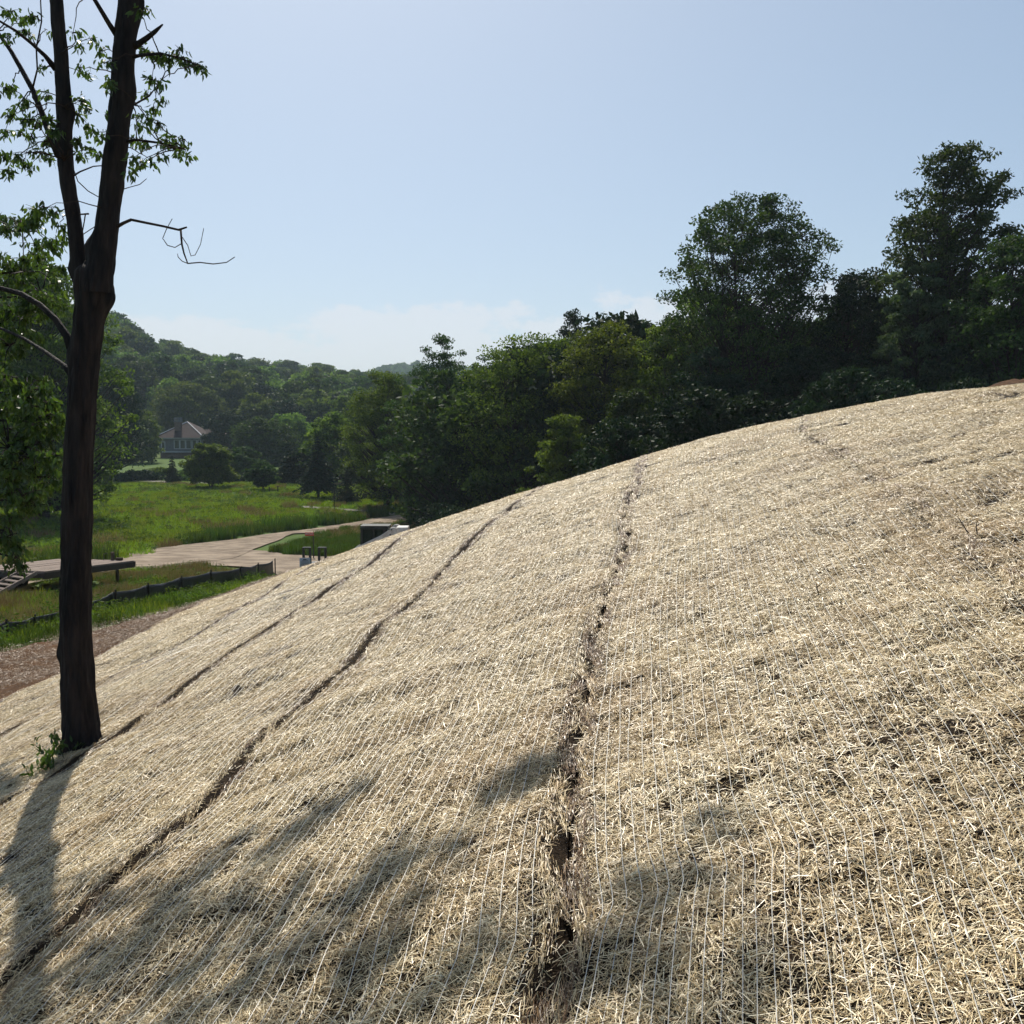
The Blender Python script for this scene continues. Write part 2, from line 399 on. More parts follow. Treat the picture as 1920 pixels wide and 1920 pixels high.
def straw_patch(name, seed, n, rad, mat, aspect=1.0, aligned=0.0, height=.019, wild=.06, bright=0.0, widen=1.0, short=1.0):
    rng = np.random.default_rng(seed)
    r = rad * np.sqrt(rng.random(n)) ; th = rng.random(n) * 2 * math.pi
    P = np.stack([r * np.cos(th), r * np.sin(th) * aspect, rng.random(n) ** 1.3 * height], -1)
    az = rng.random(n) * math.pi
    if aligned: az = rng.normal(0, (1 - aligned) * 1.2, n)
    el = rng.normal(0, .10, n)
    wl = rng.random(n) < wild; el[wl] = rng.normal(.22, .25, wl.sum())
    P[wl, 2] += .008
    A = np.stack([np.cos(az) * np.cos(el), np.sin(az) * np.cos(el), np.sin(el)], -1)
    Lw = np.clip(rng.lognormal(math.log(.037), .45, n), .016, .15) * short
    W = rng.uniform(.0011, .0028, n) * widen
    tint = np.clip(rng.normal(.52 + bright, .30, n) + (P[:, 2] / height - .5) * .22, 0, 1)
    V, Fq, T = ribbons(rng, P, A, Lw, W, rng.normal(0, .006, n), tint, rng.normal(0, .5, n))
    V[:, 2] = np.maximum(V[:, 2], .001)
    me = mesh_np(name, V, Fq, 4, {'tint': T}); me.materials.append(mat)
    return bpy.data.objects.new(name, me)
straw_shapes = [straw_patch('straw_patch_%02d' % i, 100 + i, (720, 670, 480, 620)[i % 4], .155, M['straw'], bright=(-.05, .03, 0, .06)[i % 4]) for i in range(10)]
straw_group = stuff_nodes('straw_scatter', straw_shapes)
far_shapes = [straw_patch('far_patch_%02d' % i, 200 + i, 1100, .235, M['straw'], bright=.05, widen=1.5, short=.75) for i in range(8)]
far_group = stuff_nodes('far_straw_scatter', far_shapes)
edge_shapes = [straw_patch('edge_patch_%02d' % i, 300 + i, 170, .20, M['straw_brown'] if i % 2 == 0 else M['straw'], aspect=.13, aligned=.88, height=.03, wild=.25, bright=-.08) for i in range(6)]
edge_group = stuff_nodes('edge_straw_scatter', edge_shapes)
brown_shapes = [straw_patch('brown_patch_%02d' % i, 500 + i, 260, .28, M['straw_brown'], height=.05, wild=.35) for i in range(6)]
brown_group = stuff_nodes('brown_straw_scatter', brown_shapes)

# ------------------------------------------------------------------ the setting: ground, soil, road
def axis(parts):
    out_ = []
    for a, b, n in parts: out_ += list(np.linspace(a, b, n, endpoint=False))
    return np.array(out_ + [parts[-1][1]])
gx = axis([(-2600, -600, 8), (-600, -150, 30), (-150, -30, 48), (-30, 20, 110), (20, 150, 52), (150, 600, 30), (600, 2600, 8)])
gy = axis([(-300, -14, 10), (-14, 62, 152), (62, 170, 54), (170, 520, 90), (520, 3200, 24)])
GX, GY = np.meshgrid(gx, gy)
def soil_edge(Y): return np.interp(Y, [-5, 13, 18.6, 20, 22, 25, 28, 31], [-9.9, -9.4, -8.7, -8.35, -7.9, -7.3, -6.6, -5.8])
def toe(Y):                                     # left edge of the straw at the foot of the slope
    return np.interp(Y, [-5, 10, 13.2, 14.5, 15.5, 20, 22, 24, 28], [-7.6, -7.0, -6.72, -6.4, -6.25, -6.1, -5.6, -5.0, -4.2])
mask = np.clip((GX - soil_edge(GY) - .3) / .8, 0, 1) * np.clip((30 - GY) / 2, 0, 1) * np.clip((22 - GX) / 4, 0, 1) * np.clip((GY + 10) / 3, 0, 1)
GZ = h0(GX, GY) - .35 * mask + .05 * fbm(GX / 1.3, GY / 1.3, 4, 2) * np.clip((60 - GY) / 20, 0, 1)
def grid_faces(nx, ny):
    i = np.arange(nx - 1); j = np.arange(ny - 1); I, J = np.meshgrid(i, j)
    a = (J * nx + I).ravel()
    return np.stack([a, a + 1, a + nx + 1, a + nx], -1)
ground = link('ground', mesh_np('ground', np.stack([GX, GY, GZ], -1).reshape(-1, 3), grid_faces(len(gx), len(gy)), 4, smooth=True), M['ground'])
tag(ground, kind='structure')

# bare soil of the graded slope and its foot
sy = np.arange(-6, 30.01, .16); ss = np.linspace(0, 1, 150)
SY, SS = np.meshgrid(sy, ss, indexing='ij')
wl = soil_edge(SY) - .35 * fbm(SY / 1.1, SY * 0, 21, 3)
SX = wl + (20 - wl) * SS ** 1.35
inside = np.clip((SX - toe(SY) + .1) / .25, 0, 1)
SZ = h(SX, SY) - .06 * inside + .03 * (1 - inside) * (1 + fbm(SX / .3, SY / .3, 8, 3)) - .22 * np.clip(1 - (SX - wl) / .25, 0, 1)
soil = link('bare_soil', mesh_np('bare_soil', np.stack([SX, SY, SZ], -1).reshape(-1, 3), grid_faces(len(ss), len(sy)), 4, smooth=True), M['soil'])
tag(soil, kind='structure')

def ribbon_sheet(name, left, right, mat, dz, n=60, m=8, wob=.25, seed=1):
    """road sheet between two world polylines, draped on the ground"""
    def res(p):
        p = np.array(p, float); d = np.concatenate([[0], np.cumsum(np.linalg.norm(np.diff(p, axis=0), axis=1))]); t = np.linspace(0, d[-1], n)
        return np.stack([np.interp(t, d, p[:, 0]), np.interp(t, d, p[:, 1])], -1)
    l, r = res(left), res(right)
    w = np.linspace(0, 1, m)
    nz_ = fbm(np.arange(n) / 2.2, np.zeros(n), seed, 3) * wob; nz2 = fbm(np.arange(n) / 2.2, np.zeros(n), seed + 5, 3) * wob
    d = r - l; d /= np.maximum(np.linalg.norm(d, axis=1, keepdims=True), 1e-6)
    l = l + d * nz_[:, None]; r = r + d * nz2[:, None]
    Pxy = l[:, None, :] * (1 - w)[None, :, None] + r[:, None, :] * w[None, :, None]
    X, Y = Pxy[..., 0], Pxy[..., 1]
    Z = h0(X, Y) + dz + .015 * fbm(X * 1.2, Y * 1.2, 6, 2)
    o = link(name, mesh_np(name, np.stack([X, Y, Z], -1).reshape(-1, 3), grid_faces(m, n), 4, smooth=True), mat)
    return tag(o, kind='structure')
def pxw(pts): return [hit(*p, tmax=400) for p in pts]
up_edge = pxw([(-400, 1120), (-150, 1083), (60, 1058), (175, 1044), (330, 1025), (480, 1006), (560, 996), (640, 984), (710, 972), (790, 962), (880, 952)])
lo_edge = pxw([(-400, 1200), (-150, 1130), (60, 1098), (175, 1077), (330, 1060), (430, 1050), (500, 1022), (540, 1004), (620, 992), (690, 984), (790, 972), (880, 961)])
ribbon_sheet('gravel_road', up_edge, lo_edge, M['gravel'], .055, 90, 12)
ribbon_sheet('driveway', pxw([(300, 1044), (450, 1032), (488, 1033), (540, 1041), (600, 1045)]) + [(-5.2, 45.6), (4, 45)],
             pxw([(230, 1072), (330, 1064), (420, 1062), (500, 1066)]) + [(-8.3, 35.8), (-6.5, 34), (-2, 33), (4, 33)], M['gravel'], .040, 60, 12, seed=9)
ribbon_sheet('field_lane', pxw([(560, 949), (620, 952), (700, 959), (740, 962)]), pxw([(560, 953), (620, 956), (700, 963), (740, 967)]), M['lane'], .05, 30, 3, .1, 13)
ribbon_sheet('house_lane', pxw([(60, 884), (200, 896), (260, 901), (330, 905), (390, 906)]), pxw([(60, 889), (200, 900), (260, 905), (330, 909), (390, 909)]), M['lane'], .12, 30, 3, .2, 15)

# far hill beyond the wooded one
fx_ = axis([(-1500, -700, 10), (-700, 500, 60), (500, 1500, 12)]); fy_ = np.linspace(620, 1250, 26)
FX, FY = np.meshgrid(fx_, fy_)
fu = FX / 850
fr = np.interp(fu, [-1.5, -.5, -.3, -.2, -.166, -.135, -.105, -.06, 0, .15, .4, 1.5], [52, 50, 40, 36, 40, 47, 49, 45, 40, 38, 40, 40])
def farz(FX, FY, fr): return CZ - 20 + (fr + 18) * np.sin(np.clip((FY - 620) / 460, 0, 1.37) * math.pi / 2)
FZ = farz(FX, FY, fr)
far_hill = link('far_hill', mesh_np('far_hill', np.stack([FX, FY, FZ], -1).reshape(-1, 3), grid_faces(len(fx_), len(fy_)), 4, smooth=True), M['ground'])
tag(far_hill, kind='structure')

# ------------------------------------------------------------------ straw erosion blankets, strip by strip
def seam(px_pts, tail):
    w = [hit(*p) for p in px_pts] + tail
    w = sorted(w, key=lambda t: t[1])
    Xp = np.array([a for a, b in w]); Yp = np.array([b for a, b in w])
    s0 = (Xp[1] - Xp[0]) / (Yp[1] - Yp[0]) if len(Xp) > 1 else 0
    def f(Y):
        Y = np.asarray(Y, float)
        return np.where(Y < Yp[0], Xp[0] + np.clip(s0, -.3, .3) * (Y - Yp[0]), np.interp(Y, Yp, Xp))
    return f
S0 = seam([(1920, 1110), (1800, 1008), (1740, 962), (1662, 912), (1640, 890), (1560, 842), (1510, 812)], [(6.9, 24), (7.3, 28)])
S_1 = lambda Y: S0(Y) + 2.3
FOLD = seam([(1920, 968), (1860, 930), (1800, 897), (1740, 864)], [(6.6, 13.5)])
S1 = seam([(1020, 1900), (1040, 1830), (1066, 1760), (1060, 1680), (1062, 1600), (1072, 1480), (1090, 1350), (1110, 1230), (1130, 1150), (1156, 1080), (1180, 1010), (1172, 975), (1186, 930), (1198, 905)], [(3.1, 24), (3.6, 28)])
S2 = seam([(0, 1860), (110, 1760), (180, 1690), (250, 1630), (330, 1560), (390, 1510), (430, 1460), (500, 1385), (560, 1335), (610, 1295), (660, 1248), (710, 1190), (760, 1150), (805, 1110), (830, 1075), (860, 1040), (900, 1000), (970, 948)], [(.9, 23), (1.5, 28)])
S3 = seam([(0, 1530), (100, 1462), (270, 1350), (340, 1298), (400, 1256), (440, 1230), (500, 1190), (560, 1150), (600, 1122), (660, 1082), (700, 1058)], [(-1.9, 22), (-1.2, 28)])
S4 = seam([(0, 1385), (107, 1325), (180, 1288), (267, 1250), (350, 1207), (430, 1162), (480, 1130)], [(-3.9, 20.5), (-3.0, 28)])
BOUNDS = [toe, S4, S3, S2, S1, S0, S_1, lambda Y: S_1(Y) + 2.5 + 0 * Y]
GS = [1, .75, .85, .62, .50, -.9, -1.6, 1]
def groove(Y): return .055 + .04 * np.clip(fbm(np.asarray(Y) * .9, np.asarray(Y) * 0 + 3, 31, 3) + .15, 0, 1) * np.clip(1.3 - np.asarray(Y) / 16, .3, 1)
TREE_XY = hit(155, 1402)
STRIPS = [
    ('straw blanket strip lying along the foot of the slope beside the bare brown earth', .3),
    ('narrow straw blanket strip second from the foot of the slope, behind the forked tree', .3),
    ('straw blanket strip at whose left edge the forked tree stands', .3),
    ('wide sunlit straw blanket strip in the middle, left of the long dark seam', .3),
    ('largest straw blanket strip, right of the long dark seam, with white stitching threads', .3),
    ('straw blanket strip at the right beyond the faint brown seam near the crest', .3),
    ('uppermost straw blanket strip beside the brown dirt at the top right', .3)]
def euler_heading(n, hd): return euler_from_normal(n, hd)
for k, (lab, _) in enumerate(STRIPS):
    fl, fr_ = BOUNDS[k], BOUNDS[k + 1]
    ys = np.arange(-2.5, 27.0, .085); ws = np.linspace(0, 1, 34)
    Yg, Wg = np.meshgrid(ys, ws, indexing='ij')
    xl = fl(Yg) - .006; xr = fr_(Yg) + .006
    
    wc = .5 - .5 * np.cos(Wg * math.pi) * .35 - .5 * (1 - 2 * Wg) * .65   # finer towards the edges
    wc = np.clip(wc, 0, 1)
    Xg = xl + (xr - xl) * wc
    de = np.minimum(Xg - xl, xr - Xg)
    lip = .028 * np.exp(-((xr - Xg) / .10) ** 2) - .055 * np.clip(1.25 - de / .04, 0, 1)
    Zg = h(Xg, Yg) + .012 + lip
    me = mesh_np('straw_blanket', np.stack([Xg, Yg, Zg], -1).reshape(-1, 3), grid_faces(len(ws), len(ys)), 4, smooth=True)
    blanket = tag(link('straw_blanket', me, M['mat']), lab, 'straw blanket', 'straw blanket strips covering the slope')
    # loose straw of this strip
    for near in (True, False):
      sp = .185 if near else .30
      X0, X1 = float(fl(ys).min()) - .1, float(fr_(ys).max()) + .1
      PX, PY = np.meshgrid(np.arange(X0, X1, sp), np.arange(1.0, 11.5, sp) if near else np.arange(11.4, 25.6, sp))
      PX = PX.ravel() + RNG.uniform(-.22, .22, PX.size) * sp; PY = PY.ravel() + RNG.uniform(-.22, .22, PY.size) * sp
      rad = .155 if near else .235
      d = np.minimum(PX - fl(PY), fr_(PY) - PX)
      # pull the outermost ones in so that they end at the edge of the strip
      sgn = np.where(PX - fl(PY) < fr_(PY) - PX, 1.0, -1.0)
      rim = rad * np.where(PY > 11.3, 1.08, 1.0) + np.where(sgn > 0, GS[k], GS[k + 1]) * np.clip(.030 + .016 * fbm(PY * .8, PY * 0 + np.where(sgn > 0, k, k + 1) * 3, 88, 2) + np.clip((PY - 6) / 600, 0, .018), .022, .06)
      need = np.clip(rim - d, 0, None); mv = (d > -.02) & (d < rim)
      PX = np.where(mv, PX + sgn * need, PX); d = np.minimum(PX - fl(PY), fr_(PY) - PX)
      rel = PX / np.maximum(PY, .3)
      ok = (d > rim - .01) & (np.abs(rel) < .62 + .4 / np.maximum(PY, .5)) & (PY > 1.5)
      ok &= (PX - TREE_XY[0]) ** 2 + (PY - TREE_XY[1]) ** 2 > .20 ** 2
      thin = fbm(PX / .55, PY / .32, 61, 3) + .25 * fbm(PX / 2.5, PY / 2.5, 62, 2)
      thin = thin + .45 * np.exp(-((PX - FOLD(PY)) / .16) ** 2) * (PY < 13) * (PY > 4.5) * (.5 + vnoise(PY * 2, PX * 2, 5))
      ok &= ~(thin > np.where(PY < 9, .47, .72))
      PX, PY, d, thin = PX[ok], PY[ok], d[ok], thin[ok]
      n = len(PX)
      if n == 0: continue
      nrm = normals(PX, PY)
      lipz = .028 * np.exp(-((fr_(PY) - PX) / .10) ** 2)
      pts = np.stack([PX, PY, h(PX, PY) + .012 + lipz], -1)
      scl = RNG.uniform(.95, 1.12, n) * np.where(thin > .40, .80, 1.0)
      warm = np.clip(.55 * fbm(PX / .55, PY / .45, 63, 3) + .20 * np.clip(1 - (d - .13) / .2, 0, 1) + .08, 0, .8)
      sh_ = straw_shapes if near else far_shapes
      scatter('straw', pts, euler_from_normal(nrm, RNG.uniform(0, 2 * math.pi, n)), RNG.integers(0, len(sh_), n), scl, straw_group if near else far_group, blanket, warm)
    # straw combed along the two edges
    ex = []
    for side, fe, gs in ((1, fl, GS[k]), (-1, fr_, GS[k + 1])):
        if fe is S_1: continue
        for off, stepy in ((.07, .24 if gs > .2 else .7),) + (((.012, .55),) if fe is S1 else ()):
            off = off * (.4 + .6 * max(gs, 0))
            yy = np.arange(1.4, 25.2, stepy); yy = yy + RNG.uniform(-.04, .04, len(yy))
            xx = fe(yy) + side * (off + groove(yy) * .25 * gs + RNG.uniform(-.012, .012, len(yy)))
            hd = np.arctan2(np.full(len(yy), .2), fe(yy + .1) - fe(yy - .1))
            ex.append(np.stack([xx, yy, hd], -1))
    ex = np.concatenate(ex); rel = ex[:, 0] / ex[:, 1]
    ex = ex[np.abs(rel) < .66 + .5 / ex[:, 1]]; n = len(ex)
    if n:
        nr = normals(ex[:, 0], ex[:, 1])
        scatter('edge_straw', np.stack([ex[:, 0], ex[:, 1], h(ex[:, 0], ex[:, 1]) + .014], -1), euler_from_normal(nr, ex[:, 2] + RNG.normal(0, .12, n)),
                RNG.integers(0, len(edge_shapes), n), RNG.uniform(.8, 1.1, n), edge_group, blanket, RNG.uniform(.1, .7, n))
    # the stitched netting: threads along the strip
    yt = np.arange(1.5, 17, .07); Vs, Fs, nv = [], [], 0
    width = float(np.mean(fr_(yt) - fl(yt)))
    for j in range(int(width / .052)):
        w_ = (j + .5) / int(width / .052)
        xx = fl(yt) + .07 + (fr_(yt) - fl(yt) - .14) * w_ + .012 * fbm(yt * 1.2, yt * 0 + j * 3.3, 71, 2)
        zz = h(xx, yt) + (.039 if k < 4 else .042) + .024 * fbm(yt * 2.2, yt * 0 + j * 5.1, 72, 2)
        keep = np.abs(xx / yt) < .62
        if keep.sum() < 3: continue
        hw = .0011
        A_ = np.stack([xx - hw, yt, zz], -1)[keep]; B_ = np.stack([xx + hw, yt, zz], -1)[keep]; m_ = len(A_)
        Vs.append(np.stack([A_, B_], 1).reshape(-1, 3)); i = nv + np.arange(m_ - 1) * 2
        Fs.append(np.stack([i, i + 1, i + 3, i + 2], -1)); nv += 2 * m_
    if Vs:
        nett = link('netting', mesh_np('netting', np.concatenate(Vs), np.concatenate(Fs), 4), M['thread'], blanket); nett['kind'] = 'stuff'

# brown straw strewn over the bare earth at the foot
PX, PY = np.meshgrid(np.arange(-10.5, -3, .3), np.arange(6, 27, .3)); PX = PX.ravel() + RNG.uniform(-.15, .15, PX.size); PY = PY.ravel() + RNG.uniform(-.15, .15, PY.size)
ed = toe(PY) - PX
ok = (ed > -.05) & (PX > soil_edge(PY) - .25) & (fbm(PX / .9, PY / .6, 45, 2) < .5)
PX, PY = PX[ok], PY[ok]; n = len(PX)
o = scatter('brown_straw', np.stack([PX, PY, h(PX, PY) + .03], -1), euler_from_normal(normals(PX, PY), RNG.uniform(0, 6.28, n)), RNG.integers(0, 6, n), RNG.uniform(.8, 1.3, n), brown_group, None, RNG.uniform(0, .3, n))
tag(o, 'loose brown straw strewn over the bare earth at the foot of the slope', 'straw')
# dirt heap on the crest at the far right
mx_, my_ = np.meshgrid(np.linspace(-1, 1, 40), np.linspace(-1, 1, 30))
HX = 10.4 + 2.4 * mx_; HY = 18.6 + 2.0 * my_
HR = np.clip(1 - mx_ ** 2 - my_ ** 2, 0, 1)
HZ = h(HX, HY) - .12 + .42 * HR ** .7 * (1 + .5 * fbm(HX / .5, HY / .5, 77, 4))
heap = link('dirt_heap', mesh_np('dirt_heap', np.stack([HX, HY, HZ], -1).reshape(-1, 3), grid_faces(40, 30), 4, smooth=True), M['soil'])
tag(heap, 'low heap of dark brown dirt on the crest at the right edge', 'dirt heap')

# ------------------------------------------------------------------ trees
def leaves(rng, P, A, Lf, W, tint, bendv=.12):
    """rhombic leaves; P centre, A long axis"""
    n = len(P)
    rv = rng.normal(size=(n, 3)); S = np.cross(A, rv); S /= np.maximum(np.linalg.norm(S, axis=1, keepdims=True), 1e-6)
    Nn = np.cross(A, S)
    L2 = (Lf / 2)[:, None]; W2 = (W / 2)[:, None]
    V = np.stack([P - A * L2, P + S * W2 - Nn * L2 * bendv, P + A * L2 - Nn * L2 * bendv, P - S * W2 - Nn * L2 * bendv], 1).reshape(-1, 3)
    Fq = np.arange(n)[:, None] * 4 + np.array([[0, 1, 2, 3]])
    return V, Fq, np.repeat(tint, 4)
def tubes_np(paths, rads, n=5):
    """many short tubes; paths (K,m,3), rads (K,m)"""
    K, m, _ = paths.shape
    T = np.gradient(paths, axis=1); T /= np.maximum(np.linalg.norm(T, axis=2, keepdims=True), 1e-6)
    ref = np.where(np.abs(T[..., 2:3]) > .85, np.array([1.0, .2, 0]), np.array([0, 0, 1.0]))
    A = np.cross(T, ref); A /= np.maximum(np.linalg.norm(A, axis=2, keepdims=True), 1e-6); B = np.cross(T, A)
    w = np.arange(n) * 2 * math.pi / n
    V = paths[:, :, None, :] + (A[:, :, None, :] * np.cos(w)[None, None, :, None] + B[:, :, None, :] * np.sin(w)[None, None, :, None]) * rads[:, :, None, None]
    V = V.reshape(-1, 3)
    k = np.arange(n); ring = np.stack([k, (k + 1) % n, (k + 1) % n + n, k + n], -1)
    base = (np.arange(K)[:, None] * m + np.arange(m - 1)[None, :]).reshape(-1) * n
    Fq = (base[:, None, None] + ring[None]).reshape(-1, 4)
    return V, Fq
PROFILE = {
    'round': lambda t: np.sqrt(np.clip(1 - ((t - .42) / .60) ** 2, 0, 1)),
    'dome': lambda t: np.where(t < .35, .82 + .5 * t, np.sqrt(np.clip(1 - ((t - .33) / .68) ** 2, 0, 1))),
    'tall': lambda t: np.clip(np.where(t < .35, .66 + .97 * t, np.clip(1 - ((t - .35) / .68) ** 2, 0, 1) ** .75), .05, 1),
    'column': lambda t: np.sqrt(np.clip(1 - ((t - .5) / .55) ** 4, 0, 1)),
    'bush': lambda t: np.sqrt(np.clip(1 - (np.clip(t - .1, 0, 1) / .92) ** 2, 0, 1)),
}
def tree_meshes(seed, H, W, form='round', bare=.16, K=110, per=85, leaf=(.20, .11), cr_=.095, stems=1, fine=1.0, spread=.35, droop=.35, lobe=1.0):
    """trunk mesh and crown mesh of a broadleaf tree standing at the origin"""
    rng = np.random.default_rng(seed)
    K = int(K * 1.9); per = max(int(per * .62), 20); cr_ = cr_ * .80
    z0 = bare * H; prof = PROFILE[form]
    t = rng.random(K * 3); th = rng.random(K * 3) * 2 * math.pi
    lob = 1 + lobe * (.22 * np.sin(th * 2 + seed) + .16 * np.sin(th * 3 + seed * 1.7 + t * 4)) + .12 * rng.normal(size=K * 3)
    Rr = W / 2 * prof(t) * np.clip(lob, .55, 1.35)
    keep = rng.random(K * 3) < .12 + .88 * prof(t); t, th, Rr = t[keep][:K], th[keep][:K], Rr[keep][:K]
    K = len(t)
    rr = Rr * (rng.random(K) ** spread)
    C = np.stack([rr * np.cos(th), rr * np.sin(th), z0 + t * (H - z0) * .95 + .0 * H], -1)
    crad = np.maximum(1.3 * cr_ * W * rng.uniform(.6, 1.4, K) * (1 - .25 * t), .022 * H)
    # stems
    sp, sr = [], []
    nst = stems
    lean = [(rng.normal(0, .04), rng.normal(0, .04)) if nst == 1 else (.17 * W * math.cos(6.28 * q / nst + seed) / H * 2, .17 * W * math.sin(6.28 * q / nst + seed) / H * 2) for q in range(nst)]
    m = 9; zz = np.linspace(0, 1, m)
    r0 = (.017 * H + .05) / (nst ** .45)
    for lx, ly in lean:
        px_ = lx * H * zz ** 1.2 + .012 * H * fbm(zz * 4, zz * 0 + lx * 50, seed, 2); py_ = ly * H * zz ** 1.2 + .012 * H * fbm(zz * 4, zz * 0 + ly * 50 + 9, seed + 1, 2)
        sp.append(np.stack([px_, py_, zz * H * .86 - .3], -1)); sr.append(r0 * (1 - .9 * zz ** .9) * (1 + .5 * np.exp(-zz * 25)))
    sp = np.array(sp); sr = np.array(sr)
    Vt, Ft = tubes_np(sp, sr, 8)
    # limbs to every cluster
    which = rng.integers(0, nst, K)
    zc = C[:, 2]; dist = np.linalg.norm(C[:, :2], axis=1)
    zs = np.clip(zc - .75 * dist - rng.random(K) * .1 * H, .25 * z0 + .3, .82 * H)
    fr = np.clip((zs + .3) / (.86 * H), 0, 1)
    st = np.stack([np.array([np.interp(fr[i], zz, sp[which[i], :, c]) for i in range(K)]) for c in range(3)], -1)
    u = np.linspace(0, 1, 5)[None, :, None]
    mid = (st + C) / 2 + np.stack([C[:, 0] * .12, C[:, 1] * .12, -.04 * dist], -1) + rng.normal(0, .03 * W, (K, 3)) * .5
    bp = (1 - u) ** 2 * st[:, None] + 2 * u * (1 - u) * mid[:, None] + u ** 2 * C[:, None]
    rb = np.array([np.interp(fr[i], zz, sr[which[i]]) for i in range(K)]) * rng.uniform(.28, .5, K)
    br = np.clip(rb[:, None] * (1 - .8 * np.linspace(0, 1, 5)[None]), .012, None)
    Vb, Fb = tubes_np(bp, br, 4)
    Vw = np.concatenate([Vt, Vb]); Fw = np.concatenate([Ft, Fb + len(Vt)])
    trunk = mesh_np('trunk', Vw, Fw, 4, smooth=True)
    # leaves
    per = int(per * 1.75); N_ = K * per
    ci = np.repeat(np.arange(K), per)
    g = rng.normal(size=(N_, 3)); g /= np.linalg.norm(g, axis=1, keepdims=True); g *= (rng.random(N_) ** .45)[:, None]
    Pl = C[ci] + g * crad[ci][:, None] * np.array([1.15, 1.15, .62]) * 1.25
    Pl[:, 2] = np.maximum(Pl[:, 2], .15)
    A = rng.normal(size=(N_, 3)); A[:, 2] -= droop; g *= rng.uniform(.75, 1.35, N_)[:, None]; A[:, :2] += .5 * (Pl[:, :2] - C[ci][:, :2]) / np.maximum(crad[ci][:, None], .1); A /= np.linalg.norm(A, axis=1, keepdims=True)
    sz = rng.uniform(.7, 1.35, N_) * fine
    tint = np.clip(.45 + .22 * rng.normal(size=N_) + .16 * rng.normal(size=K)[ci] + .1 * (g[:, 2]), 0, 1)
    V, Fq, T = leaves(rng, Pl, A, leaf[0] * sz, leaf[1] * sz, tint)
    return trunk, mesh_np('crown', V, Fq, 4, {'tint': T})
def spruce_meshes(seed, H, W, bare=.1, tiers=22, leaf=(.30, .07), per=95):
    rng = np.random.default_rng(seed)
    zz = np.linspace(0, 1, 7); pth = np.stack([0 * zz, 0 * zz, zz * H - .3], -1)[None]; rad = ((.014 * H + .04) * (1 - .95 * zz))[None]
    Vt, Ft = tubes_np(pth, rad, 8)
    P0, P1 = [], []
    for i in range(tiers):
        t = (i + rng.random() * .6) / tiers; z = H * (bare + (1 - bare) * t * .97); L_ = W / 2 * (1 - t) ** .85 * rng.uniform(.8, 1.12) + .05
        nb = max(5, int(13 * (1 - t) + 4))
        for k in range(nb):
            a = 6.283 * k / nb + rng.normal(0, .25); l_ = L_ * rng.uniform(.7, 1.1)
            P0.append((0, 0, z)); P1.append((l_ * math.cos(a), l_ * math.sin(a), z - .22 * l_ + .05 * rng.normal()))
    P0, P1 = np.array(P0), np.array(P1); K = len(P0)
    u = np.linspace(0, 1, 4)[None, :, None]; bp = P0[:, None] * (1 - u) + P1[:, None] * u; bp[..., 2] += (.06 * np.linalg.norm(P1 - P0, axis=1))[:, None] * np.sin(u[..., 0] * math.pi)
    Vb, Fb = tubes_np(bp, np.tile(np.array([.03, .022, .014, .006]) * H / 8, (K, 1)), 3)
    trunk = mesh_np('trunk', np.concatenate([Vt, Vb]), np.concatenate([Ft, Fb + len(Vt)]), 4)
    ln = np.linalg.norm(P1 - P0, axis=1); cnt = np.maximum((per * ln / (W / 2)).astype(int), 8)
    ci = np.repeat(np.arange(K), cnt); N_ = len(ci); uu = rng.random(N_) ** .75
    D = (P1 - P0)[ci]; Dn = D / np.linalg.norm(D, axis=1, keepdims=True); Sd = np.cross(Dn, [0, 0, 1.0])
    off = rng.normal(0, .10, N_) * ln[ci] * (1.1 - .6 * uu)
    P = P0[ci] + D * uu[:, None] + Sd * off[:, None]; P[:, 2] += .06 * ln[ci] * np.sin(uu * math.pi) - np.abs(rng.normal(0, .05, N_)) * ln[ci] - .05
    A = Dn + Sd * np.sign(off)[:, None] * .7 + rng.normal(0, .35, (N_, 3)); A[:, 2] -= .2; A /= np.linalg.norm(A, axis=1, keepdims=True)
    s = rng.uniform(.7, 1.3, N_) * H / 8
    tint = np.clip(.4 + .25 * rng.normal(size=N_) + .3 * (uu - .5), 0, 1)
    V, Fq, T = leaves(rng, P, A, leaf[0] * s, leaf[1] * s * 1.6, tint, .05)
    return trunk, mesh_np('crown', V, Fq, 4, {'tint': T})
def plant_tree(name, cx, top, half, Y, label, form='round', mat='leaf_wood', cat='tree', group=None, seed=0, foot=None, **kw):
    p = at(cx, top, Y); x = p.x
    zb = hs(x, Y) if foot is None else at(cx, foot, Y).z
    H = p.z - zb; W = size(2 * half, Y)
    t = thing(name, (x, Y, zb), label, cat, group)
    if form == 'spruce': tm, cm = spruce_meshes(seed, H, W, **kw)
    else: tm, cm = tree_meshes(seed, H, W, form, **kw)
    link('trunk', tm, M['bark_far'], t); link('crown', cm, M[mat], t)
    return t
G1 = 'trees of the wood behind the straw slope'
TL = dict(leaf=(.15, .075))
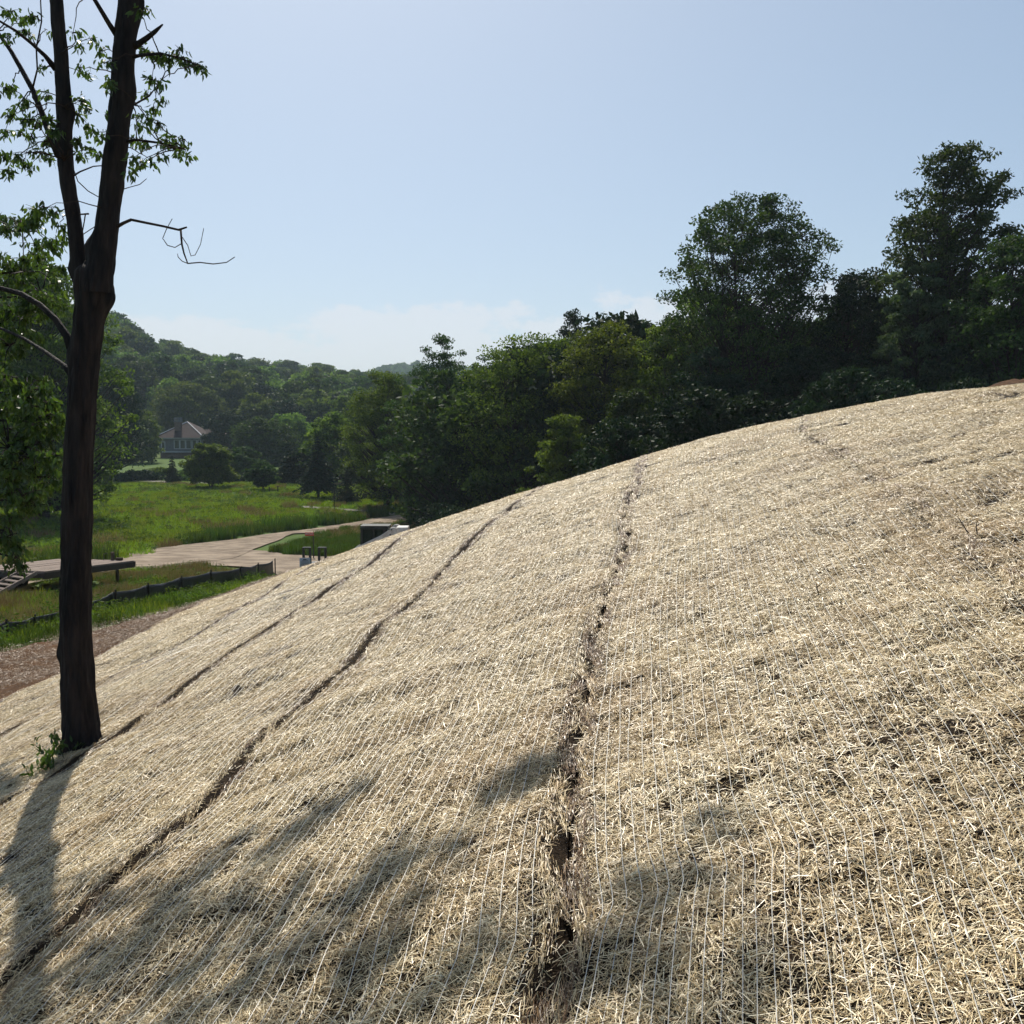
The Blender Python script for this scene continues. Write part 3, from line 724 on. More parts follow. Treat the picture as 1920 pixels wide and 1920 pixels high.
W_ = [  # cx, top, half, Y, label, form, material, options
 (1925, 425, 110, 37, 'dark dense tree cut off by the right edge of the photo', 'round', 'leaf_wood', dict(bare=.05, K=150, per=90)),
 (1800, 248, 150, 42, 'tallest tree at the right with loose feathery crown and pointed top', 'tall', 'leaf_wood', dict(bare=.14, K=330, per=48, cr_=.055, spread=.42, leaf=(.21, .08), lobe=.55)),
 (1718, 470, 62, 40, 'pale leafy tree hugging the left side of the tallest tree', 'column', 'leaf_silver', dict(bare=.05, K=90, per=80, leaf=(.18, .08))),
 (1612, 488, 98, 45, 'dark rounded tree filling the dip between the two tall trees', 'round', 'leaf_dark', dict(bare=.02, K=210, per=90)),
 (1412, 346, 166, 46, 'broad dome-crowned tree with several upright stems standing above the crest', 'dome', 'leaf_wood', dict(bare=.26, K=380, per=52, cr_=.052, stems=3, spread=.33, lobe=.45)),
 (1500, 640, 80, 41, 'low dark tree under the right side of the dome-crowned tree', 'bush', 'leaf_dark', dict(bare=.02, K=80, per=90)),
 (1335, 640, 75, 42, 'low green tree under the left side of the dome-crowned tree', 'bush', 'leaf_dark', dict(bare=.02, K=80, per=90)),
 (1258, 588, 78, 47, 'leafy tree next to the left flank of the dome-crowned tree', 'round', 'leaf_light', dict(bare=.06, K=110, per=80)),
 (1196, 580, 60, 54, 'slim tree poking above the middle of the tree line', 'tall', 'leaf_wood', dict(bare=.1, K=80, per=70)),
 (1130, 588, 108, 50, 'broad yellow-green tree in the middle of the tree line', 'round', 'leaf_light', dict(bare=.08, K=150, per=85)),
 (1074, 564, 48, 62, 'dark tree top rising behind the yellow-green trees', 'tall', 'leaf_dark', dict(bare=.2, K=90, per=70, cr_=.075)),
 (1000, 612, 118, 54, 'spreading yellow-green tree with slanting bare trunk near the crest', 'round', 'leaf_light', dict(bare=.12, K=170, per=85, stems=2)),
 (905, 655, 62, 62, 'small tree between the spreading tree and the feathery-topped tree', 'tall', 'leaf_wood', dict(bare=.06, K=80, per=80)),
 (828, 615, 92, 64, 'tree with thin feathery top at the left end of the dark wood', 'tall', 'leaf_wood', dict(bare=.05, K=170, per=66, cr_=.062, spread=.5)),
 (880, 760, 66, 56, 'dark bushy tree low at the crest below the feathery-topped tree', 'bush', 'leaf_dark', dict(bare=.02, K=90, per=85)),
 (800, 800, 52, 66, 'dark bushy tree where the road vanishes behind the slope', 'bush', 'leaf_dark', dict(bare=.01, K=90, per=85)),
 (722, 688, 66, 76, 'leafy olive tree left of the feathery-topped tree', 'round', 'leaf_light', dict(bare=.1, K=150, per=80, leaf=(.22, .12))),
 (1060, 770, 60, 46, 'low bright shrubby tree at the crest below the spreading tree', 'bush', 'leaf_light', dict(bare=.02, K=80, per=85)),
 (1190, 720, 70, 44, 'low bushy tree at the crest under the slim tree', 'bush', 'leaf_wood', dict(bare=.02, K=90, per=85)),
 (1650, 680, 70, 40, 'dark bushy undergrowth tree left of the tallest tree', 'bush', 'leaf_dark', dict(bare=.01, K=90, per=85)),
 (1790, 640, 80, 38, 'dark bushy tree in front of the tallest tree at the crest', 'bush', 'leaf_dark', dict(bare=.01, K=90, per=85)),
]
for i, (cx, top, half, Y, lab, form, mat, kw) in enumerate(W_):
    kw = {**TL, **kw}; kw['leaf'] = (min(kw['leaf'][0], .17), min(kw['leaf'][1], .078)); kw['per'] = int(kw['per'] * 1.4)
    plant_tree('leafy_tree', cx, top, half, Y, lab, form, mat, group=G1, seed=40 + i, **kw)
G2 = 'trees around the meadow and the house'
D_ = [
 (60, 478, 125, 66, 'large tree behind the forked trunk at the left, drooping sunlit crown', 'round', 'leaf_light', dict(bare=.06, K=320, per=95, leaf=(.26, .12), cr_=.075, spread=.45)),
 (205, 690, 62, 112, 'tall dark pine with open layered boughs beside the house', 'tall', 'needle', dict(bare=.16, K=110, per=90, leaf=(.40, .10), cr_=.12)),
 (262, 765, 40, 150, 'rounded tree just left of the house', 'round', 'hill_leaf', dict(bare=.05, K=80, per=80, leaf=(.42, .22))),
 (350, 716, 62, 196, 'big spreading tree behind the house roof', 'round', 'hill_leaf', dict(bare=.1, K=120, per=90, leaf=(.5, .28))),
 (394, 830, 40, 96, 'round lawn tree with three bare trunks in front of the house', 'round', 'hill_leaf', dict(bare=.17, K=90, per=90, leaf=(.28, .15), stems=3)),
 (492, 866, 25, 93, 'small round lawn tree on a single short trunk', 'round', 'leaf_wood', dict(bare=.2, K=60, per=80, leaf=(.24, .13))),
 (452, 838, 34, 118, 'greyish bushy tree behind the small round lawn tree', 'bush', 'leaf_wood', dict(bare=.03, K=70, per=80, leaf=(.3, .16))),
 (486, 782, 55, 142, 'tall dusky tree behind the lawn trees', 'round', 'leaf_wood', dict(bare=.04, K=100, per=80, leaf=(.42, .2))),
 (555, 846, 34, 104, 'dark low tree between the small round tree and the tall spruce', 'bush', 'leaf_dark', dict(bare=.02, K=70, per=80, leaf=(.28, .14))),
 (548, 770, 50, 150, 'bright green tree on the slope above the lawn', 'round', 'hill_leaf', dict(bare=.04, K=90, per=80, leaf=(.42, .22))),
 (628, 772, 52, 104, 'leafy tree rising behind the tall spruce', 'round', 'leaf_light', dict(bare=.05, K=110, per=80, leaf=(.32, .17))),
 (690, 800, 46, 90, 'slender pale birch-like trees behind the low dark spruce', 'column', 'leaf_silver', dict(bare=.08, K=90, per=80, leaf=(.24, .12), stems=3)),
 (736, 862, 34, 82, 'dark round tree with visible trunk near the end of the road', 'round', 'leaf_dark', dict(bare=.3, K=70, per=80, leaf=(.24, .12))),
 (425, 772, 40, 165, 'shadowy tree right of the house', 'round', 'leaf_dark', dict(bare=.04, K=70, per=80, leaf=(.44, .22))),
 (590, 730, 60, 190, 'rounded tree low on the wooded hillside above the spruce', 'round', 'hill_leaf', dict(bare=.04, K=90, per=90, leaf=(.5, .28))),
 (655, 740, 52, 150, 'leafy hillside tree behind the pale birch-like trees', 'round', 'hill_leaf', dict(bare=.04, K=90, per=80, leaf=(.42, .22))),
]
for i, (cx, top, half, Y, lab, form, mat, kw) in enumerate(D_):
    plant_tree('leafy_tree', cx, top, half, Y, lab, form, mat, group=G2, seed=140 + i, **kw)
for i, (cx, top, half, Y, lab, kw) in enumerate([
 (595, 812, 44, 84, 'tall dark spruce with bare lower trunk at the edge of the meadow', dict(bare=.17)),
 (650, 878, 42, 79, 'low broad dark spruce reaching the ground beside the tall one', dict(bare=.01)),
 (322, 850, 19, 104, 'small dark spruce in front of the house', dict(bare=.01)),
 (405, 742, 16, 170, 'narrow dark spruce just right of the house roof', dict(bare=.02)),
 (456, 760, 20, 172, 'dark spruce tip above the dusky trees', dict(bare=.02))]):
    plant_tree('spruce_tree', cx, top, half, Y, lab, 'spruce', 'needle', group='spruces around the meadow', seed=240 + i, **kw)
for i, (cx, top, half, Y, lab) in enumerate([
 (262, 884, 36, 108, 'row-end rounded shrub below the dark pine'), (305, 878, 30, 112, 'pale green shrub between the pine and the house'),
 (360, 880, 26, 110, 'bright shrub behind the small dark spruce'), (445, 892, 36, 108, 'dark hedge shrub left of the small round lawn tree'),
 (525, 893, 34, 106, 'dark hedge shrub right of the small round lawn tree'), (190, 880, 16, 100, 'small weedy shrub beside the lane right of the forked trunk'),
 (702, 920, 26, 84, 'small shrub between low spruce and dark round tree')]):
    plant_tree('shrub', cx, top, half, Y, lab, 'bush', 'hill_leaf' if i in (1, 2, 5) else 'leaf_dark', cat='shrub', group='shrubs along the lawn', seed=340 + i, bare=.0, K=50, per=80, leaf=(.26, .14))

# woodland that reads as one mass: behind the first row, and on the hills
def variant(name, tm_cm, mats):
    """joins trunk and crown into one shape for scattering"""
    t_, c_ = tm_cm
    nv = len(t_.vertices)
    def arr(me, attr_='co'):
        a = np.empty(len(me.vertices) * 3, np.float32); me.vertices.foreach_get('co', a); return a.reshape(-1, 3)
    def fac(me):
        a = np.empty(len(me.loops), np.int32); me.loops.foreach_get('vertex_index', a); return a.reshape(-1, 4)
    T = np.empty(len(c_.vertices), np.float32); c_.attributes['tint'].data.foreach_get('value', T)
    me = mesh_np(name, np.concatenate([arr(t_), arr(c_)]), np.concatenate([fac(t_), fac(c_) + nv]), 4, {'tint': np.concatenate([np.zeros(nv), T])})
    me.materials.append(mats[0]); me.materials.append(mats[1])
    mi = np.zeros(len(me.polygons), np.int32); mi[len(t_.polygons):] = 1; me.polygons.foreach_set('material_index', mi)
    bpy.data.meshes.remove(t_); bpy.data.meshes.remove(c_)
    return bpy.data.objects.new(name, me)
wood_shapes = [variant('wood_shape_%d' % i, tree_meshes(700 + i, 10, 7.5, ('round', 'tall', 'bush', 'round')[i % 4], bare=.06, K=80, per=70, leaf=(.34, .18)),
                       (M['bark_far'], M[('leaf_wood', 'leaf_dark', 'leaf_light', 'leaf_wood')[i % 4]])) for i in range(5)]
wood_group = stuff_nodes('wood_scatter', wood_shapes)
PX, PY = np.meshgrid(np.arange(-6, 70, 5.0), np.arange(54, 92, 5.5)); PX = PX.ravel() + RNG.uniform(-1.8, 1.8, PX.size); PY = PY.ravel() + RNG.uniform(-1.8, 1.8, PY.size)
ok = (PX > -5 + (PY - 60) * .02) & (PX / PY > -.07) ; PX, PY = PX[ok], PY[ok]; n = len(PX)
topz = np.interp(PX / PY, [-.1, -.02, .1, .2, .4, .8], [7.5, 10.5, 12.0, 12.5, 13.5, 14.0])
o = scatter('woodland', np.stack([PX, PY, h0(PX, PY) - .2], -1), euler_z(RNG.uniform(0, 6.28, n)), RNG.integers(0, 5, n), topz / 10 * RNG.uniform(.85, 1.1, n), wood_group)
tag(o, 'dark wood filling in behind the first row of trees', 'woodland')
bush_shapes = [variant('bush_shape_%d' % i, tree_meshes(760 + i, 2.6, 3.4, 'bush', bare=0, K=40, per=80, leaf=(.17, .09)), (M['bark_far'], M['leaf_dark'])) for i in range(3)]
bush_group = stuff_nodes('bush_scatter', bush_shapes)
PX, PY = np.meshgrid(np.arange(-6, 34, 2.0), np.arange(33, 56, 2.6)); PX = PX.ravel() + RNG.uniform(-.9, .9, PX.size); PY = PY.ravel() + RNG.uniform(-1, 1, PY.size)
ok = (PX > -4.5 + (PY - 50) * .0) & ((PY > 46) | (PX > 3.5)) & (PX / PY > -.085); PX, PY = PX[ok], PY[ok]; n = len(PX)
o = scatter('undergrowth', np.stack([PX, PY, h0(PX, PY) - .1], -1), euler_z(RNG.uniform(0, 6.28, n)), RNG.integers(0, 3, n), RNG.uniform(.55, 1.0, n), bush_group)
tag(o, 'dark undergrowth along the foot of the wood', 'undergrowth')
hill_shapes = [variant('hill_shape_%d' % i, tree_meshes(800 + i, 10, 9, ('round', 'round', 'bush', 'tall')[i % 4], bare=.03, K=70, per=60, leaf=(.62, .36), cr_=.12), (M['bark_far'], M[('hill_leaf', 'leaf_wood', 'hill_leaf', 'leaf_dark')[i % 4]])) for i in range(6)]
hill_shapes += [variant('hill_spruce_%d' % i, spruce_meshes(850 + i, 11, 5, bare=.03, tiers=14, leaf=(.5, .14), per=40), (M['bark_far'], M['needle'])) for i in range(2)]
hill_group = stuff_nodes('hill_scatter', hill_shapes)
PX, PY = np.meshgrid(np.arange(-300, 40, 6.6), np.arange(186, 470, 7.5)); PX = PX.ravel() + RNG.uniform(-2.6, 2.6, PX.size); PY = PY.ravel() + RNG.uniform(-3, 3, PY.size)
U_ = PX / PY; ok = (U_ > -.62) & (U_ < .03) & (PY < np.interp(U_, _RU, _RD) + 25)
ok &= ~((np.abs(U_ + .335) < .055) & (PY < 205))
PX, PY, U_ = PX[ok], PY[ok], U_[ok]; n = len(PX)
rid = np.interp(U_, _RU, _RD); tt = (PY - 170) / (rid - 170)
sc_ = RNG.uniform(.65, 1.25, n)
shr = (U_ < -.20) & (tt > .25) & (tt < .72) & (fbm(PX / 40, PY / 40, 90, 2) > -.25); sc_[shr] *= .55
idx = RNG.integers(0, 6, n)
idx[shr] = np.array([0, 2, 4])[RNG.integers(0, 3, shr.sum())]
con = RNG.random(n) < .05; idx[con] = 6
con = (U_ > -.31) & (U_ < -.12) & (tt > .72) & (RNG.random(n) < .35); idx[con] = RNG.integers(6, 8, con.sum())
sc_[con] *= .75
o = scatter('hillside_forest', np.stack([PX, PY, h0(PX, PY) - .3], -1), euler_z(RNG.uniform(0, 6.28, n)), idx, sc_, hill_group)
tag(o, 'green forest covering the hillside beyond the meadow', 'forest')
PX, PY = np.meshgrid(np.arange(-420, 160, 11), np.arange(900, 1130, 16)); PX = PX.ravel() + RNG.uniform(-4, 4, PX.size); PY = PY.ravel() + RNG.uniform(-6, 6, PY.size)
fz = farz(PX, PY, np.interp(PX / 850, [-1.5, -.5, -.3, -.2, -.166, -.135, -.105, -.06, 0, .15, .4, 1.5], [52, 50, 40, 36, 40, 47, 49, 45, 40, 38, 40, 40])); n = len(PX)
o = scatter('far_forest', np.stack([PX, PY, fz - .5], -1), euler_z(RNG.uniform(0, 6.28, n)), RNG.integers(0, 6, n), RNG.uniform(.9, 1.5, n), hill_group)
tag(o, 'bluish forest on the far ridge at the horizon', 'forest')

# ------------------------------------------------------------------ grass and weeds
def grass_patch(name, seed, n, rad, hmin, hmax, width, mat, lean=.25, head=None):
    rng = np.random.default_rng(seed)
    r = rad * np.sqrt(rng.random(n)); th = rng.random(n) * 6.283; Hh = rng.uniform(hmin, hmax, n)
    A = np.stack([rng.normal(0, lean, n), rng.normal(0, lean, n), np.ones(n)], -1); A /= np.linalg.norm(A, axis=1, keepdims=True)
    P = np.stack([r * np.cos(th), r * np.sin(th), Hh * .48], -1)
    tint = np.clip(rng.normal(.5, .25, n), 0, 1)
    V, Fq, T = ribbons(rng, P, A, Hh, width * rng.uniform(.6, 1.4, n), rng.normal(0, .06, n) * Hh, tint, rng.uniform(-1.5, 1.5, n))
    V = V.reshape(-1, 6, 3); c = (V[:, 4] + V[:, 5]) / 2; V[:, 4] = c + (V[:, 4] - c) * .25; V[:, 5] = c + (V[:, 5] - c) * .25; V = V.reshape(-1, 3)
    me = mesh_np(name, V, Fq, 4, {'tint': T}); me.materials.append(mat)
    return bpy.data.objects.new(name, me)
def weed_patch(name, seed, n, rad, H, leafsz, mat):
    rng = np.random.default_rng(seed)
    k = 5; sx = rng.normal(0, rad * .5, (k, 2)); w = rng.integers(0, k, n); u = rng.random(n)
    P = np.stack([sx[w, 0] + rng.normal(0, .07, n), sx[w, 1] + rng.normal(0, .07, n), (u * .9 + .08) * H * (.6 + .1 * w)], -1)
    A = rng.normal(size=(n, 3)); A[:, 2] = np.abs(A[:, 2]) * .5; A /= np.linalg.norm(A, axis=1, keepdims=True)
    V, Fq, T = leaves(rng, P, A, leafsz * rng.uniform(.6, 1.4, n), leafsz * .38 * rng.uniform(.6, 1.4, n), np.clip(rng.normal(.5, .25, n), 0, 1))
    me = mesh_np(name, V, Fq, 4, {'tint': T}); me.materials.append(mat)
    return bpy.data.objects.new(name, me)
meadow_shapes = [grass_patch('meadow_%d' % i, 900 + i, 300, .75, .10, .30, .026, M['grass'], .35) for i in range(4)]
meadow_shapes += [weed_patch('meadow_weed_%d' % i, 910 + i, 120, .6, .34, .12, M['weed']) for i in range(2)]
tall_shapes = [grass_patch('tall_%d' % i, 920 + i, 260, .6, .28, .60, .026, M['grass_dark'], .2) for i in range(3)]
seed_shapes = [grass_patch('seed_%d' % i, 930 + i, 190, .5, .25, .52, .016, M['grass_seed'], .22) for i in range(3)]
verge_shapes = [grass_patch('verge_%d' % i, 940 + i, 240, .42, .08, .27, .011, M['grass'] if i == 0 else M['grass_dark'], .35) for i in range(3)] + [weed_patch('verge_weed_%d' % i, 945 + i, 140, .35, .34, .065, M['weed']) for i in range(3)]
AG = stuff_nodes('grass_scatter', [*meadow_shapes, *tall_shapes, *seed_shapes, *verge_shapes])
names = sorted([o.name for o in [*meadow_shapes, *tall_shapes, *seed_shapes, *verge_shapes]])
def ix(objs): return np.array([names.index(o.name) for o in objs])
IM, IT, IS, IV = ix(meadow_shapes), ix(tall_shapes), ix(seed_shapes), ix(verge_shapes)
du = np.array(sorted(pxw([(300, 1044), (450, 1032), (488, 1033), (540, 1041), (600, 1045)]) + [(-5.2, 45.6), (4, 45)])); fl0 = np.array(sorted(pxw([(560, 951), (620, 954), (700, 961), (740, 965)])))
ue = np.array(sorted(up_edge)); le = np.array(sorted(lo_edge))
def Yup(X): return np.interp(X, ue[:, 0], ue[:, 1])
def Ylo(X): return np.interp(X, le[:, 0], le[:, 1])
def pick(pool, n): return pool[RNG.integers(0, len(pool), n)]
def lay(name, PX, PY, idx, scl, label):
    n = len(PX)
    o = scatter(name, np.stack([PX, PY, h0(PX, PY) - .02], -1), euler_z(RNG.uniform(0, 6.28, n)), idx, scl, AG)
    return tag(o, label, 'grass')
def jit(x0, x1, y0, y1, s):
    a, b = np.meshgrid(np.arange(x0, x1, s), np.arange(y0, y1, s)); return a.ravel() + RNG.uniform(-.5, .5, a.size) * s, b.ravel() + RNG.uniform(-.5, .5, b.size) * s
PX, PY = jit(-70, 4, 30, 104, .85)
d = PY - Yup(PX); U_ = PX / PY
ok = (d > .9) & (U_ > -.58) & (U_ < -.08) & ~((np.abs(PY - np.interp(PX, fl0[:, 0], fl0[:, 1])) < 1.3) & (PX > fl0[0, 0]))
PX, PY, d = PX[ok], PY[ok], d[ok]; n = len(PX)
idx = pick(IM, n); sd_ = RNG.random(n) < .05; idx[sd_] = pick(IS, sd_.sum()); sd_ = (RNG.random(n) < .5) & (fbm(PX / 6, PY / 6, 98, 2) > .1); idx[sd_] = IM[-1]; sc_ = RNG.uniform(.7, 1.35, n) * np.clip(1.25 - (PY - 60) / 90, .55, 1.2)
tl = (d > 1.0) & (d < 3.6); idx[tl] = pick(IT, tl.sum())
rd = (d > 2.5) & (d < 14) & (fbm(PX / 9, PY / 5, 95, 2) > .16) & (RNG.random(n) < .6); idx[rd] = pick(IS, rd.sum()); sc_[rd] *= .75
lay('meadow_grass', PX, PY, idx, sc_, 'tall green meadow grass on the far side of the gravel road')
# grass island between road and driveway, and the verge up to the wood
PX, PY = jit(-13, 3, 40, 80, .5)
U_ = PX / PY; tip = hit(488, 1031)
ok = (PY < Ylo(PX) - .8) & (PX > tip[0]) & (PY > np.interp(PX, du[:, 0], du[:, 1]) + .15) & (U_ > -.26)
PX, PY = PX[ok], PY[ok]; d = Ylo(PX) - PY; n = len(PX); idx = pick(IT, n)
rd = (d < 7.5) & (RNG.random(n) < .8); idx[rd] = pick(IS, rd.sum()); gr = RNG.random(n) < .2; idx[gr] = pick(IV, gr.sum())
lay('island_grass', PX, PY, idx, RNG.uniform(.5, .85, n) * np.clip(.45 + d / 6, .45, 1), 'brownish seeding grass on the island between road and driveway')
FA_, FB_ = (-9.6, 18.5), (-8.3, 34.0)
# rough verge between the straw slope and the road
PX, PY = jit(-26, -4, 12, 44, .40)
ed = soil_edge(PY) - PX - .25 * fbm(PY / 1.1, PY * 0, 21, 3)
dl = np.array(sorted(pxw([(230, 1072), (330, 1064), (420, 1062), (500, 1066)]) + [(-8.3, 35.8), (-6.5, 34)]))
ok = (ed > 0) & (PY < np.where(PX > dl[0, 0], np.minimum(Ylo(PX), np.interp(PX, dl[:, 0], dl[:, 1])), Ylo(PX)) - .5) & (PX / PY > -.62) & ((PY < 33 + np.clip(-8.2 - PX, 0, 3) * 1.6) | (PX < -12))
PX, PY, ed = PX[ok], PY[ok], ed[ok]; n = len(PX); idx = pick(IV, n); sc_ = RNG.uniform(.7, 1.3, n)
fl_ = PX - (FA_[0] + (PY - FA_[1]) * (FB_[0] - FA_[0]) / (FB_[1] - FA_[1]))
rd = (fl_ < -.4) & (fbm(PX / 3, PY / 3, 97, 2) > -.15) & (RNG.random(n) < .7); idx[rd] = pick(IS, rd.sum()); sc_[rd] *= .6
lay('verge_grass', PX, PY, idx, sc_ * np.where((PX > -15.4) & (PX < -11.2) & (PY > 26.5) & (PY < 32.2), .55, 1.0), 'rough green grass and weeds between the black silt fence and the road')

# ------------------------------------------------------------------ the forked tree in front
TY = TREE_XY[1]
def bark_tube(name, rows, parent, dY=0.0, seed=1, n=84, lumps_=(), step=.025, amp=.06):
    """rows: (px, py, width px) down the stem; real depth TY+dY"""
    C = np.array([list(at(a, b, TY + (dY if np.isscalar(dY) else dY[i]))) for i, (a, b, w) in enumerate(rows)]); W = np.array([size(w, TY) / 2 * .91 for a, b, w in rows])
    d = np.concatenate([[0], np.cumsum(np.linalg.norm(np.diff(C, axis=0), axis=1))])
    t = np.arange(0, d[-1], step); t = np.append(t, d[-1])
    P = np.stack([np.interp(t, d, C[:, i]) for i in range(3)], -1); r = np.interp(t, d, W)
    k = 5; pad = np.pad(P, ((k, k), (0, 0)), 'edge'); P = np.stack([np.convolve(pad[:, i], np.ones(2 * k + 1) / (2 * k + 1), 'valid') for i in range(3)], -1)
    P[0] = C[0]; P[-1] = C[-1]
    th = np.arange(n) * 2 * math.pi / n
    TH, TT = np.meshgrid(th, t)
    rid = .085 * fbm(TH * 6.5 + fbm(TT * 3, TH * 2, seed + 4, 2) * 1.5, TT * 5.0, seed, 3) * 2 + amp * fbm(TT * 1.3, TH * .8, seed + 9, 2)
    # make the seam in angle disappear
    bl = np.clip((TH - 5.6) / .68, 0, 1); rid = rid * (1 - bl) + (.0) * bl
    RR = r[:, None] * (1 + rid)
    for (tz, ang, hgt, wz, wa) in lumps_:
        da = (TH - ang + math.pi) % (2 * math.pi) - math.pi
        RR = RR + hgt * np.exp(-((TT - tz) / wz) ** 2 - (da / wa) ** 2)
    V = np.stack([P[:, 0:1] + RR * np.cos(TH), P[:, 1:2] + RR * np.sin(TH) * .95, P[:, 2:3] + 0 * TH], -1).reshape(-1, 3)
    m = len(t); kk = np.arange(n); ring = np.stack([kk, (kk + 1) % n, (kk + 1) % n + n, kk + n], -1)
    Fq = (np.arange(m - 1)[:, None, None] * n + ring[None]).reshape(-1, 4)
    return link(name, mesh_np(name, V, Fq, 4, smooth=True), M['bark'], parent)
base = at(155, 1402, TY)
FT = thing('forked_tree', (0, 0, 0), 'dark forked tree trunk standing on the straw at the left', 'tree')
bark_tube('trunk', [(158, 1440, 128), (157, 1412, 98), (153, 1385, 80), (150, 1340, 71), (147, 1300, 69), (142, 1200, 64), (143, 1100, 59), (144, 1000, 58), (144, 930, 57), (147, 850, 55), (152, 780, 54), (157, 700, 56), (162, 640, 58), (168, 590, 61), (172, 560, 66), (173, 530, 70), (172, 508, 64), (171, 494, 44), (170, 486, 16)], FT, 0, 3,
          lumps_=((size(1440 - 548, TY), 0.0, .05, .12, .7), (size(1440 - 1215, TY), 3.3, .025, .06, .4), (size(1440 - 650, TY), 3.1, .03, .1, .5)))
bark_tube('stem', [(158, 545, 34), (152, 515, 32), (146, 480, 30), (137, 400, 28), (128, 350, 30), (121, 300, 31), (120, 200, 28), (114, 100, 26), (106, 0, 25), (98, -150, 23), (90, -350, 19), (88, -600, 12), (92, -800, 5)], FT, .05, 5, 48, lumps_=((.15, 3.3, .03, .08, .5), (1.35, .2, .025, .08, .5)))
bark_tube('stem', [(182, 550, 56), (187, 515, 54), (194, 480, 51), (203, 400, 43), (210, 350, 44), (215, 300, 45), (226, 200, 42), (232, 100, 42), (242, 0, 41), (258, -200, 35), (285, -450, 27), (300, -700, 18), (318, -950, 8)], FT, -.04, 7, 56,
          lumps_=((.36, 3.2, .055, .09, .6), (1.5, .0, .03, .12, .6), (2.15, .1, .035, .15, .5)))
SKEL = [[at(a, b, TY) for a, b in ((146, 480), (137, 400), (121, 300), (120, 200), (114, 100), (106, 0), (98, -100), (203, 400), (215, 300), (220, 250), (226, 200), (229, 150), (232, 100), (237, 50), (242, 0))]]
def branch(rows, dYs, name='branch', mat=None, n=7):
    if name == 'branch': SKEL.append([at(a, b, TY + dy) for (a, b, w), dy in zip(rows, dYs)])
    mb = MB(); mb.tube([at(a, b, TY + dy) for (a, b, w), dy in zip(rows, dYs)], [size(w, TY) / 2 for a, b, w in rows], n)
    return mb.build(name, mat or M['bark'], FT, smooth=True)
branch([(140, 668, 22), (126, 632, 15), (105, 600, 12), (75, 572, 11), (40, 551, 10), (0, 540, 9), (-70, 545, 8), (-160, 580, 5)], [0, .0, .05, .1, .15, .2, .3, .4])
branch([(140, 705, 20), (118, 684, 9), (85, 660, 7.5), (45, 635, 6.5), (0, 615, 6), (-80, 600, 4)], [0, .1, .3, .5, .7, .9])
branch([(240, 92, 20), (258, 84, 12), (275, 72, 10), (290, 60, 8), (305, 46, 3)], [0, -.05, -.1, -.1, -.15], 'dead_stub')
branch([(236, 110, 9), (262, 104, 6), (300, 100, 5), (335, 108, 3.5), (375, 124, 2)], [0, -.1, -.15, -.2, -.25])
branch([(222, 268, 8), (255, 262, 5), (300, 268, 4), (345, 278, 2)], [0, -.1, -.15, -.2])
branch([(226, 205, 6), (252, 196, 4), (280, 180, 3), (295, 160, 2)], [0, .1, .15, .2])
branch([(112, 290, 20), (98, 262, 14), (80, 215, 11), (62, 170, 10), (40, 130, 9), (20, 95, 8), (-5, 60, 7), (-60, 0, 5)], [.05, .1, .15, .2, .25, .3, .4, .6])
branch([(105, 130, 12), (85, 105, 8), (60, 82, 6), (30, 58, 5), (0, 40, 4), (-50, 10, 3)], [.05, 0, -.1, -.2, -.3, -.4])
branch([(222, 70, 12), (205, 45, 9), (190, 20, 8), (172, -10, 7), (140, -60, 5)], [-.04, -.1, -.2, -.3, -.4])
branch([(60, 170, 4), (70, 130, 3), (68, 90, 3), (78, 40, 2.5), (75, -20, 2)], [.2, .1, 0, -.1, -.2])
branch([(137, 330, 4), (150, 322, 3), (175, 312, 2.5), (200, 310, 2)], [.05, 0, -.02, -.04], 'twig', M['twig'], 5)
branch([(137, 315, 2), (146, 340, 2), (165, 358, 2), (186, 370, 1.6)], [.05, 0, -.02, -.04], 'twig', M['twig'], 5)
branch([(222, 358, 2), (240, 352, 1.8), (262, 346, 1.6), (275, 335, 1.2)], [0, 0, -.02, -.04], 'twig', M['twig'], 5)
branch([(150, 402, 3), (166, 401, 3.5)], [0, -.05], 'twig', M['twig'], 5)
branch([(154, 438, 2), (158, 415, 2.4), (160, 402, 2.4)], [0, -.03, -.05], 'twig', M['twig'], 5)
branch([(155, 440, 1.8), (170, 430, 1.8), (186, 420, 1.6)], [0, -.03, -.05], 'twig', M['twig'], 5)
for rows in ([(214, 428, 8), (232, 418, 6), (246, 412, 5.5), (275, 418, 5), (305, 424, 4.6), (335, 431, 4.5), (350, 426, 3)],
             [(339, 432, 4), (340, 445, 3.6), (341, 458, 3.4), (345, 475, 3), (352, 494, 2.6), (375, 492, 2.2), (400, 495, 2), (425, 492, 1.8), (440, 482, 1.8)],
             [(340, 457, 2), (328, 464, 1.8), (314, 460, 1.8), (305, 447, 1.6), (312, 430, 1.4), (323, 410, 1.2)],
             [(342, 445, 1.6), (352, 460, 1.5), (358, 480, 1.4), (366, 478, 1.4), (376, 458, 1.3), (382, 428, 1.2)],
             [(352, 494, 1.8), (342, 490, 1.6), (334, 482, 1.5), (333, 476, 1.2)]):
    branch(rows, [-.03 - .03 * i for i in range(len(rows))], 'dead_branch', M['twig'], 6)

